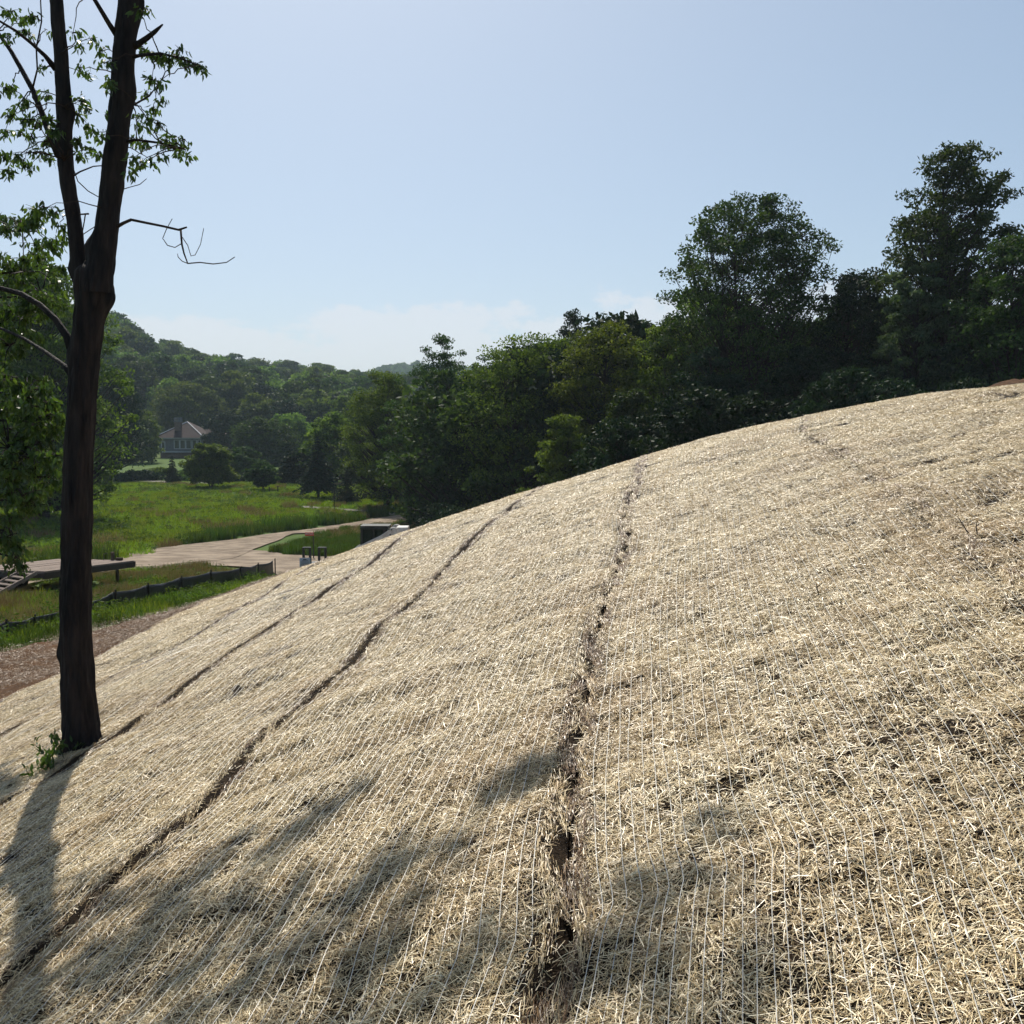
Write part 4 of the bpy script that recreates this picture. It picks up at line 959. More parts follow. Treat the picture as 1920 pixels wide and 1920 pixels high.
def leaves6(rng, P, A, Lf, W, tint):
    n = len(P); rv = rng.normal(size=(n, 3)); S = np.cross(A, rv); S /= np.maximum(np.linalg.norm(S, axis=1, keepdims=True), 1e-6); Nn = np.cross(A, S)
    l, w = Lf[:, None], W[:, None] / 2
    V = np.stack([P, P + A * l * .28 + S * w * .85 + Nn * w * .3, P + A * l * .62 + S * w * .8 + Nn * w * .25 - Nn * l * .05, P + A * l - Nn * l * .16, P + A * l * .62 - S * w * .8 + Nn * w * .25 - Nn * l * .05, P + A * l * .28 - S * w * .85 + Nn * w * .3], 1).reshape(-1, 3)
    return V, np.arange(n)[:, None] * 6 + np.arange(6)[None], np.repeat(tint, 6)
class Foliage:
    def __init__(s, seed): s.rng = np.random.default_rng(seed); s.P = []; s.A = []; s.T = []; s.tw = []; s.S = []
    def sprig(s, root, tip, nl, droop=.9, scale=1.0):
        """a twig from root to tip with hanging leaves"""
        rng = s.rng; root = np.array(root); tip = np.array(tip); L_ = np.linalg.norm(tip - root)
        u = np.linspace(0, 1, 4); mid = (root + tip) / 2 + np.array([0, 0, .12 * L_]) + rng.normal(0, .05 * L_, 3)
        path = ((1 - u) ** 2)[:, None] * root + (2 * u * (1 - u))[:, None] * mid + (u ** 2)[:, None] * tip
        s.tw.append(path)
        q = rng.uniform(.2, 1.0, nl)
        P = ((1 - q) ** 2)[:, None] * root + (2 * q * (1 - q))[:, None] * mid + (q ** 2)[:, None] * tip + rng.normal(0, .018, (nl, 3))
        d = (tip - root) / max(L_, 1e-6)
        A = rng.normal(0, .45, (nl, 3)) + d * .35; A[:, 2] -= droop; A /= np.linalg.norm(A, axis=1, keepdims=True)
        s.P.append(P); s.A.append(A); s.T.append(np.clip(rng.normal(.5, .2, nl) + rng.normal(0, .12), 0, 1)); s.S.append(np.full(nl, scale))
    def cluster(s, c, rad, k, nl, frm=None, droop=.9, scale=1.0):
        for _ in range(k):
            v = s.rng.normal(size=3); v /= np.linalg.norm(v); v[2] = v[2] * .6
            tip = np.array(c) + v * rad * s.rng.uniform(.5, 1.0)
            root = np.array(c) - v * rad * s.rng.uniform(.0, .4) if frm is None else np.array(c) * .8 + np.array(frm) * .2
            s.sprig(root, tip, nl, droop, scale)
    def build(s, parent, lname='foliage'):
        P = np.concatenate(s.P); A = np.concatenate(s.A); T = np.concatenate(s.T); S = np.concatenate(s.S); n = len(P)
        V, Fq, Tt = leaves6(s.rng, P, A, s.rng.uniform(.048, .082, n) * S, s.rng.uniform(.020, .034, n) * S, T)
        o1 = link(lname, mesh_np(lname, V, Fq, 6, {'tint': Tt}), M['leaf_near'], parent)
        V, Fq = tubes_np(np.array(s.tw), np.tile(np.array([.0035, .003, .0022, .0012]), (len(s.tw), 1)), 4)
        o2 = link('twigs', mesh_np('twigs', V, Fq, 4), M['twig'], parent)
        for o in (o1, o2): o['kind'] = 'stuff'
        return n
fol = Foliage(5); CL = []
for (x, y, r, k) in [(262, 22, 16, 2), (276, 18, 12, 2), (268, 92, 18, 3), (285, 100, 18, 4), (300, 105, 18, 4), (318, 112, 18, 4), (335, 112, 18, 4), (335, 92, 12, 2), (352, 118, 18, 4), (368, 122, 16, 4), (378, 128, 12, 3),
        (285, 150, 16, 3), (296, 155, 10, 2), (277, 178, 12, 2), (288, 205, 14, 3), (302, 190, 12, 3), (280, 225, 14, 3), (296, 230, 14, 3), (258, 222, 10, 2), (268, 238, 12, 2), (250, 262, 14, 3), (262, 270, 14, 3), (276, 268, 10, 2), (312, 265, 16, 4), (330, 270, 16, 4), (345, 262, 14, 3), (338, 288, 14, 3), (352, 295, 12, 2), (305, 290, 10, 2), (252, 298, 16, 3), (266, 305, 14, 3), (284, 305, 14, 3), (248, 325, 14, 3),
        (140, 62, 16, 2), (150, 85, 12, 2), (172, 72, 18, 3), (190, 95, 16, 3), (198, 118, 14, 3), (150, 128, 14, 2), (165, 140, 12, 2), (205, 150, 12, 3), (150, 190, 18, 4), (160, 205, 16, 4), (145, 215, 14, 3), (165, 235, 16, 3), (178, 248, 16, 3), (190, 255, 14, 3), (148, 262, 16, 4), (150, 292, 16, 4), (172, 280, 14, 2), (185, 292, 14, 3), (200, 215, 10, 2), (205, 165, 12, 2),
        (20, 22, 20, 4), (42, 40, 18, 3), (60, 30, 20, 5), (48, 58, 18, 4), (85, 55, 10, 1), (15, 68, 14, 3), (10, 165, 16, 4), (22, 165, 12, 3), (85, 125, 14, 2), (45, 185, 16, 3), (92, 180, 16, 3), (25, 215, 20, 4), (42, 200, 16, 3), (55, 225, 18, 4), (75, 232, 16, 4), (95, 225, 18, 5), (100, 245, 18, 5), (38, 252, 16, 3), (60, 258, 18, 4), (92, 262, 18, 5), (75, 285, 18, 4), (45, 300, 14, 3), (92, 300, 16, 4), (58, 310, 14, 3), (10, 250, 16, 4), (8, 290, 18, 5), (12, 320, 18, 5), (30, 290, 12, 3), (100, 400, 20, 4), (112, 425, 18, 4), (118, 445, 14, 3), (85, 390, 20, 4)]:
    dy = fol.rng.normal(0, .35); CL.append(at(x, y, TY + dy))
    fol.cluster(at(x, y, TY + dy), size(r, TY) * 1.1, int(k * 1.6), 6, scale=.78)
tw = MB()
SK = [P_ for rows_ in SKEL for P_ in rows_]
for c_ in CL:
    b_ = min(SK, key=lambda q: (q - c_).length + (.0 if q.z > c_.z - .5 else .4))
    d_ = (c_ - b_).length; m_ = (b_ + c_) / 2 + Vector((fol.rng.normal(0, .06 * d_), fol.rng.normal(0, .06 * d_), .16 * d_))
    tw.tube([b_ * (1 - q) ** 2 + m_ * 2 * q * (1 - q) + c_ * q ** 2 + Vector((fol.rng.normal(0, .006), 0, fol.rng.normal(0, .006))) for q in np.linspace(0, 1, 9)], list(np.linspace(.0055, .002, 9)), 5)
tw.build('twigs', M['twig'], FT, smooth=True)['kind'] = 'stuff'
# the rest of its crown, overhead and out of the picture, whose shade falls on the straw
def shade(px, py, s):
    gx_, gy_ = hit(px, py); g = Vector((gx_, gy_, hs(gx_, gy_))); return g + SUN * s
top_l = [at(98, -150, TY), at(90, -350, TY), at(258, -200, TY), at(285, -450, TY), at(300, -700, TY)]
lim = MB()
for i, (x, y, r, k) in enumerate([(985, 1470, 60, 16), (950, 1500, 40, 8), (1040, 1455, 40, 6), (610, 1530, 55, 12), (565, 1560, 50, 10), (520, 1590, 40, 8), (665, 1490, 40, 6), (735, 1640, 55, 14), (700, 1680, 50, 9), (640, 1700, 45, 8), (430, 1600, 40, 7), (385, 1645, 45, 9), (330, 1690, 45, 9), (300, 1740, 45, 9), (420, 1720, 50, 8), (500, 1760, 50, 9), (560, 1810, 50, 9), (330, 1830, 50, 8), (250, 1800, 50, 9), (180, 1850, 50, 8), (650, 1850, 50, 8), (755, 1800, 45, 7), (860, 1620, 40, 6), (1200, 1690, 55, 8), (1265, 1735, 45, 6), (1330, 1680, 35, 4), (1365, 1590, 30, 4), (1150, 1850, 60, 10), (1250, 1860, 50, 8), (1060, 1870, 45, 7), (860, 1860, 50, 6), (1420, 1880, 50, 6), (450, 1880, 60, 9), (560, 1680, 40, 5), (800, 1720, 40, 5), (210, 1700, 40, 5), (1340, 1560, 25, 3), (480, 1640, 40, 5)]):
    s_ = 7.3 + (i * 37 % 10) * .28
    while True:
        P = shade(x, y, s_)
        d3 = P - Vector((0, 0, CZ)); dep = d3.y * math.cos(PITCH) - d3.z * math.sin(PITCH); vpy = 960 - F * (d3.y * math.sin(PITCH) + d3.z * math.cos(PITCH)) / dep
        if vpy < -90 or s_ > 13: break
        s_ += .3
    fol.cluster(P, .06 + r * .0036, int(k * 1.7), 8, scale=1.1)
    b0 = min(top_l, key=lambda q: (q - P).length + (0 if q.z < P.z else 1.5)); md = (b0 + P) / 2 + Vector((0, 0, .25))
    lim.tube([b0, b0.lerp(md, .6), md, md.lerp(P, .5), P], [.028, .022, .018, .012, .006], 5)
lim.build('branch', M['bark'], FT, smooth=True)
nl1 = fol.build(FT)

# neighbouring tree whose drooping boughs enter from the left edge
LT = thing('drooping_tree', (0, 0, 0), 'glossy drooping leafy boughs of a tree just outside the left edge', 'tree')
lx, ly = -7.4, 11.2; lz = hs(lx, ly)
mb = MB(); trunk_pts = [(lx, ly, lz - .2), (lx + .05, ly, lz + 1.5), (lx - .05, ly + .05, lz + 3.2), (lx + .1, ly, lz + 5), (lx, ly, lz + 7.5)]
mb.tube(trunk_pts, [.2, .16, .14, .11, .05], 14); mb.build('trunk', M['bark'], LT, smooth=True)
fl2 = Foliage(9); lim = MB(); rg = fl2.rng
for (cx, cy, rx, ry, nc, Y, dens, zz) in [(30, 440, 75, 55, 12, 10.2, 8, 5.2), (50, 515, 75, 45, 12, 10.6, 8, 4.6), (-60, 470, 60, 90, 10, 10.6, 7, 5), (40, 590, 65, 45, 15, 11.0, 9, 4.0), (75, 545, 50, 45, 12, 11.2, 9, 4.4), (25, 655, 60, 40, 12, 11.0, 9, 3.7), (-50, 620, 60, 80, 9, 10.8, 7, 4),
        (45, 735, 55, 40, 13, 9.6, 10, 3.4), (75, 790, 42, 45, 13, 9.5, 10, 3.2), (60, 860, 48, 40, 12, 9.4, 9, 2.8), (15, 830, 40, 90, 13, 9.6, 9, 3.0), (88, 900, 22, 28, 5, 9.4, 7, 2.6), (40, 930, 38, 30, 8, 9.3, 8, 2.5), (-60, 820, 60, 110, 12, 10, 7, 3), (22, 1000, 24, 36, 7, 9.2, 7, 2.3), (35, 1045, 18, 18, 3, 9.2, 6, 2.2), (75, 940, 20, 16, 3, 9.3, 6, 2.4)]:
    cs = []
    for q in range(nc):
        a = rg.random() * 6.283; r = math.sqrt(rg.random()); p = at(cx + rx * r * math.cos(a), cy + ry * r * math.sin(a), Y + rg.normal(0, .35)); cs.append(p)
        fl2.cluster(p, .17, dens, 8, droop=1.1)
    c = sum(cs, Vector()) / len(cs); st = Vector((lx, ly, lz + min(zz, 6.5)))
    md = (st + c) / 2 + Vector((0, 0, .35)); lim.tube([st, st.lerp(md, .6), md, md.lerp(c, .5), c], [.05, .035, .026, .016, .008], 6)
    for p in cs: lim.tube([c, (c + p) / 2 + Vector((0, 0, .06)), p], [.008, .006, .003], 4)
lim.build('bough', M['bark'], LT, smooth=True)
nl2 = fl2.build(LT)

# green sprigs at the foot of the forked tree
def sprig_plant(px, py, hpx, ns, label, seed):
    gx_, gy_ = hit(px, py); t = thing('leafy_sprout', (0, 0, 0), label, 'plant', 'green sprouts at the foot of the forked tree')
    f = Foliage(seed)
    for i in range(ns):
        x = gx_ + f.rng.normal(0, .06); y = gy_ + f.rng.normal(0, .05); z = hs(x, y); H_ = size(hpx, gy_) * f.rng.uniform(.45, 1.0)
        root = Vector((x, y, z - .02)); tip = root + Vector((f.rng.normal(0, .10), f.rng.normal(0, .06), H_))
        f.sprig(root, tip, 13, droop=-.35, scale=.85)
    f.build(t, 'leaves'); return t
sprig_plant(108, 1432, 70, 5, 'tall thin green sprout left of the forked trunk base', 3)
sprig_plant(98, 1446, 32, 6, 'low leafy green sprout lowest beside the forked trunk', 4)
sprig_plant(116, 1424, 45, 6, 'bushy green sprout touching the left side of the trunk base', 6)
# dry stalks lying on the straw
for px, py, dx, dz, lab in [(1815, 1012, -.10, .16, 'dry brown stalk sticking up from straw near the right edge'), (1832, 1016, .0, .12, 'short upright dry stalk beside the taller one at right'), (1535, 1130, -.02, .10, 'small brown twig upright in the straw right of the long seam'),
        (1830, 1590, .22, .02, 'dark brown stick lying on the straw at lower right')]:
    gx_, gy_ = hit(px, py); p = Vector((gx_, gy_, hs(gx_, gy_) + .03)); mb = MB()
    dx *= .6; dz *= .6; mb.tube([p, p + Vector((dx * .5, .02, dz * .6)), p + Vector((dx, .01, dz))], [.004, .0035, .002], 5)
    mb.tube([p + Vector((dx * .5, .02, dz * .6)), p + Vector((dx * .5 + .04, .03, dz * .6 + .03))], [.0025, .001], 4)
    tag(mb.build('dry_stalk', M['deadwood']), lab, 'stalk', 'dry stalks on the straw')

# ------------------------------------------------------------------ silt fence
fence = thing('silt_fence', (0, 0, 0), 'sagging black fabric silt fence on stakes along the foot of the slope', 'fence')
fpx = [-60, -5, 50, 132, 205, 268, 332, 388, 445, 478, 510]
ftop = [1172, 1166, 1157, 1134, 1110, 1097, 1083, 1072, 1065, 1058, 1050]
FA, FB = np.array([-9.6, 18.5]), np.array([-8.3, 34.0])
stk = []
for x, y in zip(fpx, ftop):
    a = (x - 960) / F * 1.0
    s_ = (a * FA[1] - FA[0]) / ((FB - FA)[0] - a * (FB - FA)[1]); p = FA + s_ * (FB - FA)
    zt = at(x, y, p[1]).z; stk.append((p[0], p[1], zt))
for i in range(len(stk) - 1):
    x0, y0, z0 = stk[i]; x1, y1, z1 = stk[i + 1]
    u = np.linspace(0, 1, 13); vv = np.linspace(0, 1, 7); Ug, Vg = np.meshgrid(u, vv)
    X = x0 + (x1 - x0) * Ug + .05 * np.sin(Ug * 9 + i) * (1 - Vg) + .06 * Vg * np.sin(Ug * math.pi); Y = y0 + (y1 - y0) * Ug
    zt = z0 + (z1 - z0) * Ug - .035 * np.sin(Ug * math.pi) * (1 + .4 * math.sin(i * 3.1)); zb = h0(X, Y) - .05
    Z = zb + (zt - zb) * Vg; X = X + .03 * fbm(Ug * 6 + i * 5, Vg * 2, 5, 2)
    o = link('fabric_panel', mesh_np('fabric_panel', np.stack([X, Y, Z], -1).reshape(-1, 3), grid_faces(13, 7), 4, smooth=True), M['fabric'], fence)
    sd = o.modifiers.new('thick', 'SOLIDIFY'); sd.thickness = .006
for (x, y, z) in stk:
    mb = MB(); zb = float(h0(np.array([x]), np.array([y]))[0]) - .2
    mb.box((x + .03, y + .03, (z + .05 + zb) / 2), (.035, .035, z + .05 - zb)); mb.build('stake', M['stake'], fence, .004)

# ------------------------------------------------------------------ flat trailer with ramps
f_ = Vector((.6, 4.1, -.30)); Lt = f_.length; f_.normalize(); l_ = Vector((-.99, .145, 0)).normalized(); u_ = l_.cross(f_) * -1
u_ = f_.cross(l_); u_ = u_ if u_.z > 0 else -u_
P1 = at(85, 1071, 27.2)
TR = thing('flat_trailer', (0, 0, 0), 'weathered wooden flatbed trailer with slatted ramps parked beside the road', 'trailer')
MT = Matrix((l_, f_, u_)).transposed().to_3x3()
def tb(c, d): return (P1 + l_ * c[0] + f_ * c[1] + u_ * c[2]), d
Wt, Lt = 2.6, 4.7
nb = 13; bw = Wt / nb
for i in range(nb):
    mb = MB(); c, d = tb(((i + .5) * bw, Lt / 2 + random.uniform(-.03, .03), -.02 + random.uniform(-.006, .006)), (bw - .018, Lt, .045)); mb.box(c, d, MT); mb.build('deck_plank', M['plank'], TR, .004)
for cx in (.03, Wt - .03):
    mb = MB(); c, d = tb((cx, Lt / 2, -.13), (.07, Lt + .04, .17)); mb.box(c, d, MT); mb.build('side_rail', M['steel_dark'], TR, .004)
mb = MB(); c, d = tb((Wt / 2, Lt + .04, -.11), (Wt, .06, .16)); mb.box(c, d, MT); mb.build('end_rail', M['steel_dark'], TR, .004)
mb = MB(); c, d = tb((Wt / 2, -.02, -.12), (Wt, .07, .14)); mb.box(c, d, MT); mb.build('end_rail', M['steel_dark'], TR, .004)
for cy in (1.2, 2.2, 3.2):
    mb = MB(); c, d = tb((Wt / 2, cy, -.15), (Wt - .2, .06, .1)); mb.box(c, d, MT); mb.build('cross_member', M['steel_dark'], TR)
for k, cy in enumerate((1.5, 2.35)):
    for cx in (.28, Wt - .28):
        c, _ = tb((cx, cy, -.42), 0); gz = hs(c.x, c.y); c.z = gz + .30
        w = MB(); ring = [(c + f_ * (.30 * math.cos(a)) + Vector((0, 0, .30 * math.sin(a)))) for a in np.linspace(0, 6.283, 21)[:-1]]
        w.prism([p - l_ * .09 for p in ring], l_, .18); wo = w.build('wheel', M['rubber'], TR, .01)
        hb = MB(); ring = [(c + f_ * (.15 * math.cos(a)) + Vector((0, 0, .15 * math.sin(a)))) for a in np.linspace(0, 6.283, 13)[:-1]]
        hb.prism([p - l_ * .10 for p in ring], l_, .20); hb.build('rim', M['white_paint'], wo)
for cx in (.1, 1.75):                                                  # two slatted ramps
    r0 = P1 + l_ * (cx + .35) - f_ * .05 - u_ * .03; dn = Vector((-.55, -.90, 0)).normalized()
    r1 = r0 + dn * 1.35; r1.z = hs(r1.x, r1.y) + .04
    dv = (r1 - r0); side = dv.cross(Vector((0, 0, 1))).normalized(); upv = side.cross(dv).normalized(); Lr = dv.length; dv = dv.normalized()
    RM = Matrix((side, dv, upv)).transposed().to_3x3()
    for sgn in (-1, 1):
        mb = MB(); mb.box(r0 + dv * Lr / 2 + side * sgn * .33, (.055, Lr, .10), RM); mb.build('ramp_rail', M['plank'], TR, .004)
    for q in range(7):
        mb = MB(); mb.box(r0 + dv * Lr * (q + .5) / 7 + upv * .005, (.60, .085, .035), RM); mb.build('ramp_slat', M['plank'], TR, .004)
c, _ = tb((.4, Lt - .35, 0), 0); zb = hs(c.x, c.y)
mb = MB(); mb.box((c.x, c.y, (c.z - .2 + zb) / 2), (.08, .08, c.z - .2 - zb + .05)); mb.build('jack_leg', M['deadwood'], TR, .004)
def ondeck(px, py): # a point on the deck plane under a pixel
    d = Vector(ray(px, py)); o = Vector((0, 0, CZ)); t = (P1 - o).dot(u_) / d.dot(u_); return o + d * t
c = ondeck(203, 1046); c = P1 + l_ * .62 + f_ * (Lt - .2)
mb = MB(); mb.tube([c, c + Vector((0, 0, .24))], .055, 10); mb.tube([c + Vector((0, 0, .24)), c + Vector((0, 0, .26))], .06, 10)
tag(mb.build('wood_post', M['deadwood']), 'short round post standing on the far end of the trailer deck', 'post')
c2 = c - l_ * .22 + Vector((0, 0, .05)); mb = MB(); mb.box(c2, (.2, .12, .09), MT); tag(mb.build('wood_block', M['deadwood'], None, .01), 'small wooden block lying beside the post on the trailer', 'block')
c3 = c + l_ * .30; mb = MB(); mb.tube([c3, c3 + Vector((0, 0, .2)), c3 + Vector((.12, 0, .22))], .012, 6); tag(mb.build('bent_rod', M['steel_dark']), 'thin bent metal rod upright on the trailer beside the post', 'rod')

# ------------------------------------------------------------------ signs and attachment
sg = at(588, 1042, 45.6); zb = hs(sg.x, sg.y)
S = thing('address_sign', (sg.x, sg.y, zb), 'small red house number sign on a dark post in the grass island', 'sign')
zt = at(588, 998, 45.6).z - zb
mb = MB(); mb.box((0, 0, zt / 2 - .1), (.05, .03, zt + .2)); mb.build('post', M['black_paint'], S, .004)
mb = MB(); mb.box((-.17, -.022, zt - .08), (.40, .012, .15)); pl = mb.build('plate', M['red_paint'], S, .003)
cu = bpy.data.curves.new('number', 'FONT'); cu.body = 'W7315'; cu.size = .125; cu.align_x = 'CENTER'; cu.align_y = 'CENTER'; cu.extrude = .002; cu.offset = .002
to = bpy.data.objects.new('number_tmp', cu); COL.objects.link(to); bpy.context.view_layer.update()
tm = bpy.data.meshes.new_from_object(to.evaluated_get(bpy.context.evaluated_depsgraph_get())); bpy.data.objects.remove(to)
num = link('number', tm, M['letter'], pl); num.rotation_euler = (math.pi / 2, 0, 0); num.location = (-.17, -.032, zt - .08)
sg = at(572, 1056, 30.6); zb = hs(sg.x, sg.y)
S = thing('notice_sign', (sg.x, sg.y, zb), 'pale grey notice sign with lines of text at the crest below the house number sign', 'sign')
zt = at(572, 1046, 30.6).z - zb
mb = MB(); mb.box((.16, .03, (zt + .05) / 2 - .1), (.05, .03, zt + .25)); mb.build('post', M['black_paint'], S, .004)
mb = MB(); mb.box((0, 0, zt - .16), (.33, .012, .32)); pl = mb.build('plate', M['sign_white'], S, .003)
for q, (w, hh) in enumerate([(.10, .024), (.18, .014), (.26, .012), (.24, .012), (.27, .012), (.25, .012), (.22, .012)]):
    mb = MB(); mb.box((random.uniform(-.01, .01), -.009, zt - .045 - q * .039), (w, .004, hh)); mb.build('text_line', M['ink'], pl)
ag = at(590, 1059, 40); zb = hs(ag.x, ag.y)
A_ = thing('loader_attachment', (ag.x, ag.y, zb), 'black steel loader attachment with two upright open frames resting on the driveway', 'attachment')
mb = MB(); mb.box((.0, 0, .13), (.95, .5, .20)); mb.box((.1, .1, .04), (1.1, .3, .08)); mb.build('base', M['black_paint'], A_, .01)
for cx in (-.30, .31):
    mb = MB(); tz = at(590, 1026, 40).z - zb
    for sx in (-.13, .13): mb.box((cx + sx, 0, (.15 + tz) / 2), (.085, .10, tz - .15))
    mb.box((cx, 0, tz - .02), (.30, .11, .05)); mb.box((cx, 0, .20), (.22, .05, .05)); mb.build('upright_frame', M['black_paint'], A_, .004)
    mb = MB()
    for q in range(4): mb.box((cx - .07 + q * .047, .02, (.22 + tz) / 2 + .04), (.008, .008, tz - .30))
    for q in range(3): mb.box((cx, .022, tz - .08 - q * .06), (.2, .006, .006))
    mb.build('grille', M['steel_dark'], A_)
# pile of stones by the end of the fence
for i, (px, py) in enumerate([(528, 1060), (536, 1057), (543, 1060), (549, 1056), (533, 1063), (556, 1060)]):
    p = at(px, py, 33); z = hs(p.x, p.y); bm = bmesh.new(); bmesh.ops.create_icosphere(bm, subdivisions=2, radius=.10)
    for v in bm.verts: v.co = v.co * (1 + .25 * math.sin(v.co.x * 40 + i) * math.cos(v.co.y * 33 + i * 2)); v.co.z *= .62
    me = bpy.data.meshes.new('stone'); bm.to_mesh(me); bm.free(); o = link('stone', me, M['stone']); o.location = (p.x, p.y, z + .04 + .05 * (i % 2)); o.scale = (1 + .3 * (i % 3),) * 3
    tag(o, ('leftmost', 'second from left', 'middle upper', 'fourth', 'lowest', 'rightmost')[i] + ' grey stone in the small heap at the end of the silt fence', 'stone', 'stones heaped at the end of the silt fence')

# ------------------------------------------------------------------ skid steer loader, facing left
kx = at(703, 1000, 39.5); KY = 39.5; kz = hs(kx.x, KY); ztop = at(703, 984, KY).z - kz
K_ = thing('skid_steer', (kx.x, KY, kz), 'white skid steer loader with black cab half hidden behind the straw slope', 'loader')
def X(px): return (px - 960) / F * KY - kx.x
def Zp(py): return at(703, py, KY).z - kz
x0, x1 = X(676), X(731)
wd = .95
mb = MB(); mb.prism([(x0 + .05, -wd / 2, .35), (X(768), -wd / 2, .35), (X(768), -wd / 2, Zp(1003)), (X(745), -wd / 2, Zp(998)), (x1, -wd / 2, Zp(1010)), (x0 + .1, -wd / 2, .62)], (0, 1, 0), wd); mb.build('body', M['white_paint'], K_, .02)
mb = MB(); mb.box(((X(742) + X(766)) / 2, 0, Zp(992.5)), (X(766) - X(742), wd * .85, Zp(987) - Zp(998)), None, .9); mb.build('engine_cover', M['white_paint'], K_, .02)
cw = .80
mb = MB(); mb.box(((x0 + x1) / 2, 0, ztop - .015), (x1 - x0, cw + .06, .03)); mb.build('roof', M['grey_paint'], K_, .01)
cab = MB()
zr = ztop - .05; zl = .45
for sy in (-1, 1):
    y = sy * cw / 2
    cab.prism([(x0 + .02, y, zr), (x0 + .10, y, zr - .10), (x0 + .09, y, zl), (x0 + .0, y, zl)], (0, -sy, 0), .06)
    cab.prism([(x1 - .28, y, zr), (x1 - .18, y, zr), (x1 - .02, y, zl), (x1 - .12, y, zl)], (0, -sy, 0), .06)
    cab.box(((x0 + x1) / 2 - .02, y - sy * .03, zr - .05), (x1 - x0 - .06, .055, .09))
    cab.box((x0 + .52, y - sy * .03, (zr + zl) / 2), (.05, .05, zr - zl))
    cab.box(((x0 + x1) / 2 - .05, y - sy * .03, zl + .1), (x1 - x0 - .15, .05, .2))
cab.box((x1 - .1, 0, zr - .06), (.06, cw - .12, .08)); cab.box((x0 + .05, 0, zr - .05), (.06, cw - .12, .08))
cab.build('cab_frame', M['black_paint'], K_, .006)
for sy in (-1, 1):
    mb = MB(); mb.box((x0 + .30, sy * (cw / 2 - .03), (zr + zl) / 2 + .08), (.40, .012, zr - zl - .36)); mb.build('side_window', M['cab_glass'], K_)
    mb = MB(); mb.box((x0 + .72, sy * (cw / 2 - .03), (zr + zl) / 2 + .08), (.34, .012, zr - zl - .36)); w = mb.build('side_window', M['cab_glass'], K_)
    mb = MB()
    for q in range(7): mb.box((x0 + .12 + q * .06, sy * (cw / 2 - .045), (zr + zl) / 2 + .08), (.008, .008, zr - zl - .36))
    for q in range(9): mb.box((x0 + .30, sy * (cw / 2 - .045), zl + .36 + q * (zr - zl - .40) / 9), (.40, .008, .008))
    mb.build('screen', M['black_paint'], w)
mb = MB(); mb.box((x0 + .07, 0, (zr + zl) / 2), (.012, cw - .14, zr - zl - .12)); mb.build('front_window', M['cab_glass'], K_)
mb = MB(); mb.box((x0 + .55, 0, .55), (.40, .42, .12)); mb.box((x0 + .74, 0, .80), (.10, .42, .45)); mb.build('seat', M['black_paint'], K_, .03)
for sy in (-1, 1):
    y = sy * (wd / 2 + .02)
    arm = MB(); arm.prism([(X(741), y, Zp(985.5)), (X(746), y, Zp(988)), (X(748), y, Zp(1003)), (X(733), y, Zp(1003)), (X(716), y, Zp(1009)), (X(690), y, Zp(1021)), (X(664), y, Zp(1034)), (X(655), y, Zp(1042)), (X(653), y, Zp(1036)), (X(664), y, Zp(1026.5)), (X(690), y, Zp(1013)), (X(714), y, Zp(1002)), (X(728), y, Zp(993)), (X(735), y, Zp(986.5))], (0, sy, 0), .13)
    ao = arm.build('lift_arm', M['white_paint'], K_, .012)
    for (ppx, ppy) in ((731.5, 989.5), (736.5, 990), (734, 999)):
        pn = MB(); pn.tube([(X(ppx), y + sy * .12, Zp(ppy)), (X(ppx), y + sy * .15, Zp(ppy))], .03, 10); pn.build('pivot_pin', M['black_paint'], ao)
    for wx in (x0 + .28, X(752)):
        wm = MB(); ring = [(wx + .33 * math.cos(a), sy * (wd / 2 - .02), .33 + .33 * math.sin(a)) for a in np.linspace(0, 6.283, 25)[:-1]]
        wm.prism(ring, (0, sy, 0), .22); wo = wm.build('wheel', M['rubber'], K_, .015)
        rm = MB(); ring = [(wx + .18 * math.cos(a), sy * (wd / 2 + .0), .33 + .18 * math.sin(a)) for a in np.linspace(0, 6.283, 17)[:-1]]; rm.prism(ring, (0, sy, 0), .21); rm.build('rim', M['white_paint'], wo)

# ------------------------------------------------------------------ house beyond the meadow
HY_ = 168.0
def hp(px, py, dy=0): p = at(px, py, HY_); return Vector((p.x, HY_ + dy, p.z))
gl = hp(298, 857); gr_ = hp(378, 857); ze = hp(340, 822).z; zf = hp(340, 847).z; zg = hp(340, 866).z
xa, xb = gl.x, gr_.x; dp = 8.5
HO = thing('house', (0, 0, 0), 'grey house with brown hipped roof and white chimney among trees beyond the meadow', 'house')
mb = MB(); mb.box(((xa + xb) / 2, HY_ + dp / 2, (ze + zf) / 2), (xb - xa, dp, ze - zf)); mb.build('wall', M['siding'], HO)
mb = MB(); mb.box(((xa + xb) / 2, HY_ + dp / 2 + .15, (zg + zf) / 2 - .4), (xb - xa - .3, dp - .3, zf - zg + .8)); mb.build('foundation', M['brick'], HO)
mb = MB(); mb.box(((xa + xb) / 2, HY_ + dp / 2 - .1, zf - .02), (xb - xa + .5, dp + .6, .18)); mb.build('deck_band', M['trim'], HO)
mb = MB(); mb.box(((xa + xb) / 2, HY_ + dp / 2, ze + .02), (xb - xa + 1.1, dp + 1.1, .16)); mb.build('eave', M['trim'], HO)
ap = hp(337, 793); ex0, ex1, ey0, ey1 = xa - .65, xb + .65, HY_ - .65, HY_ + dp + .65; zr_ = ze + .11
hh = ap.z - ze + .15; rid0 = Vector((ap.x + .1, HY_ + 3.6, ze + hh)); rid1 = Vector((ap.x + .1, HY_ + dp - 3.6, ze + hh))
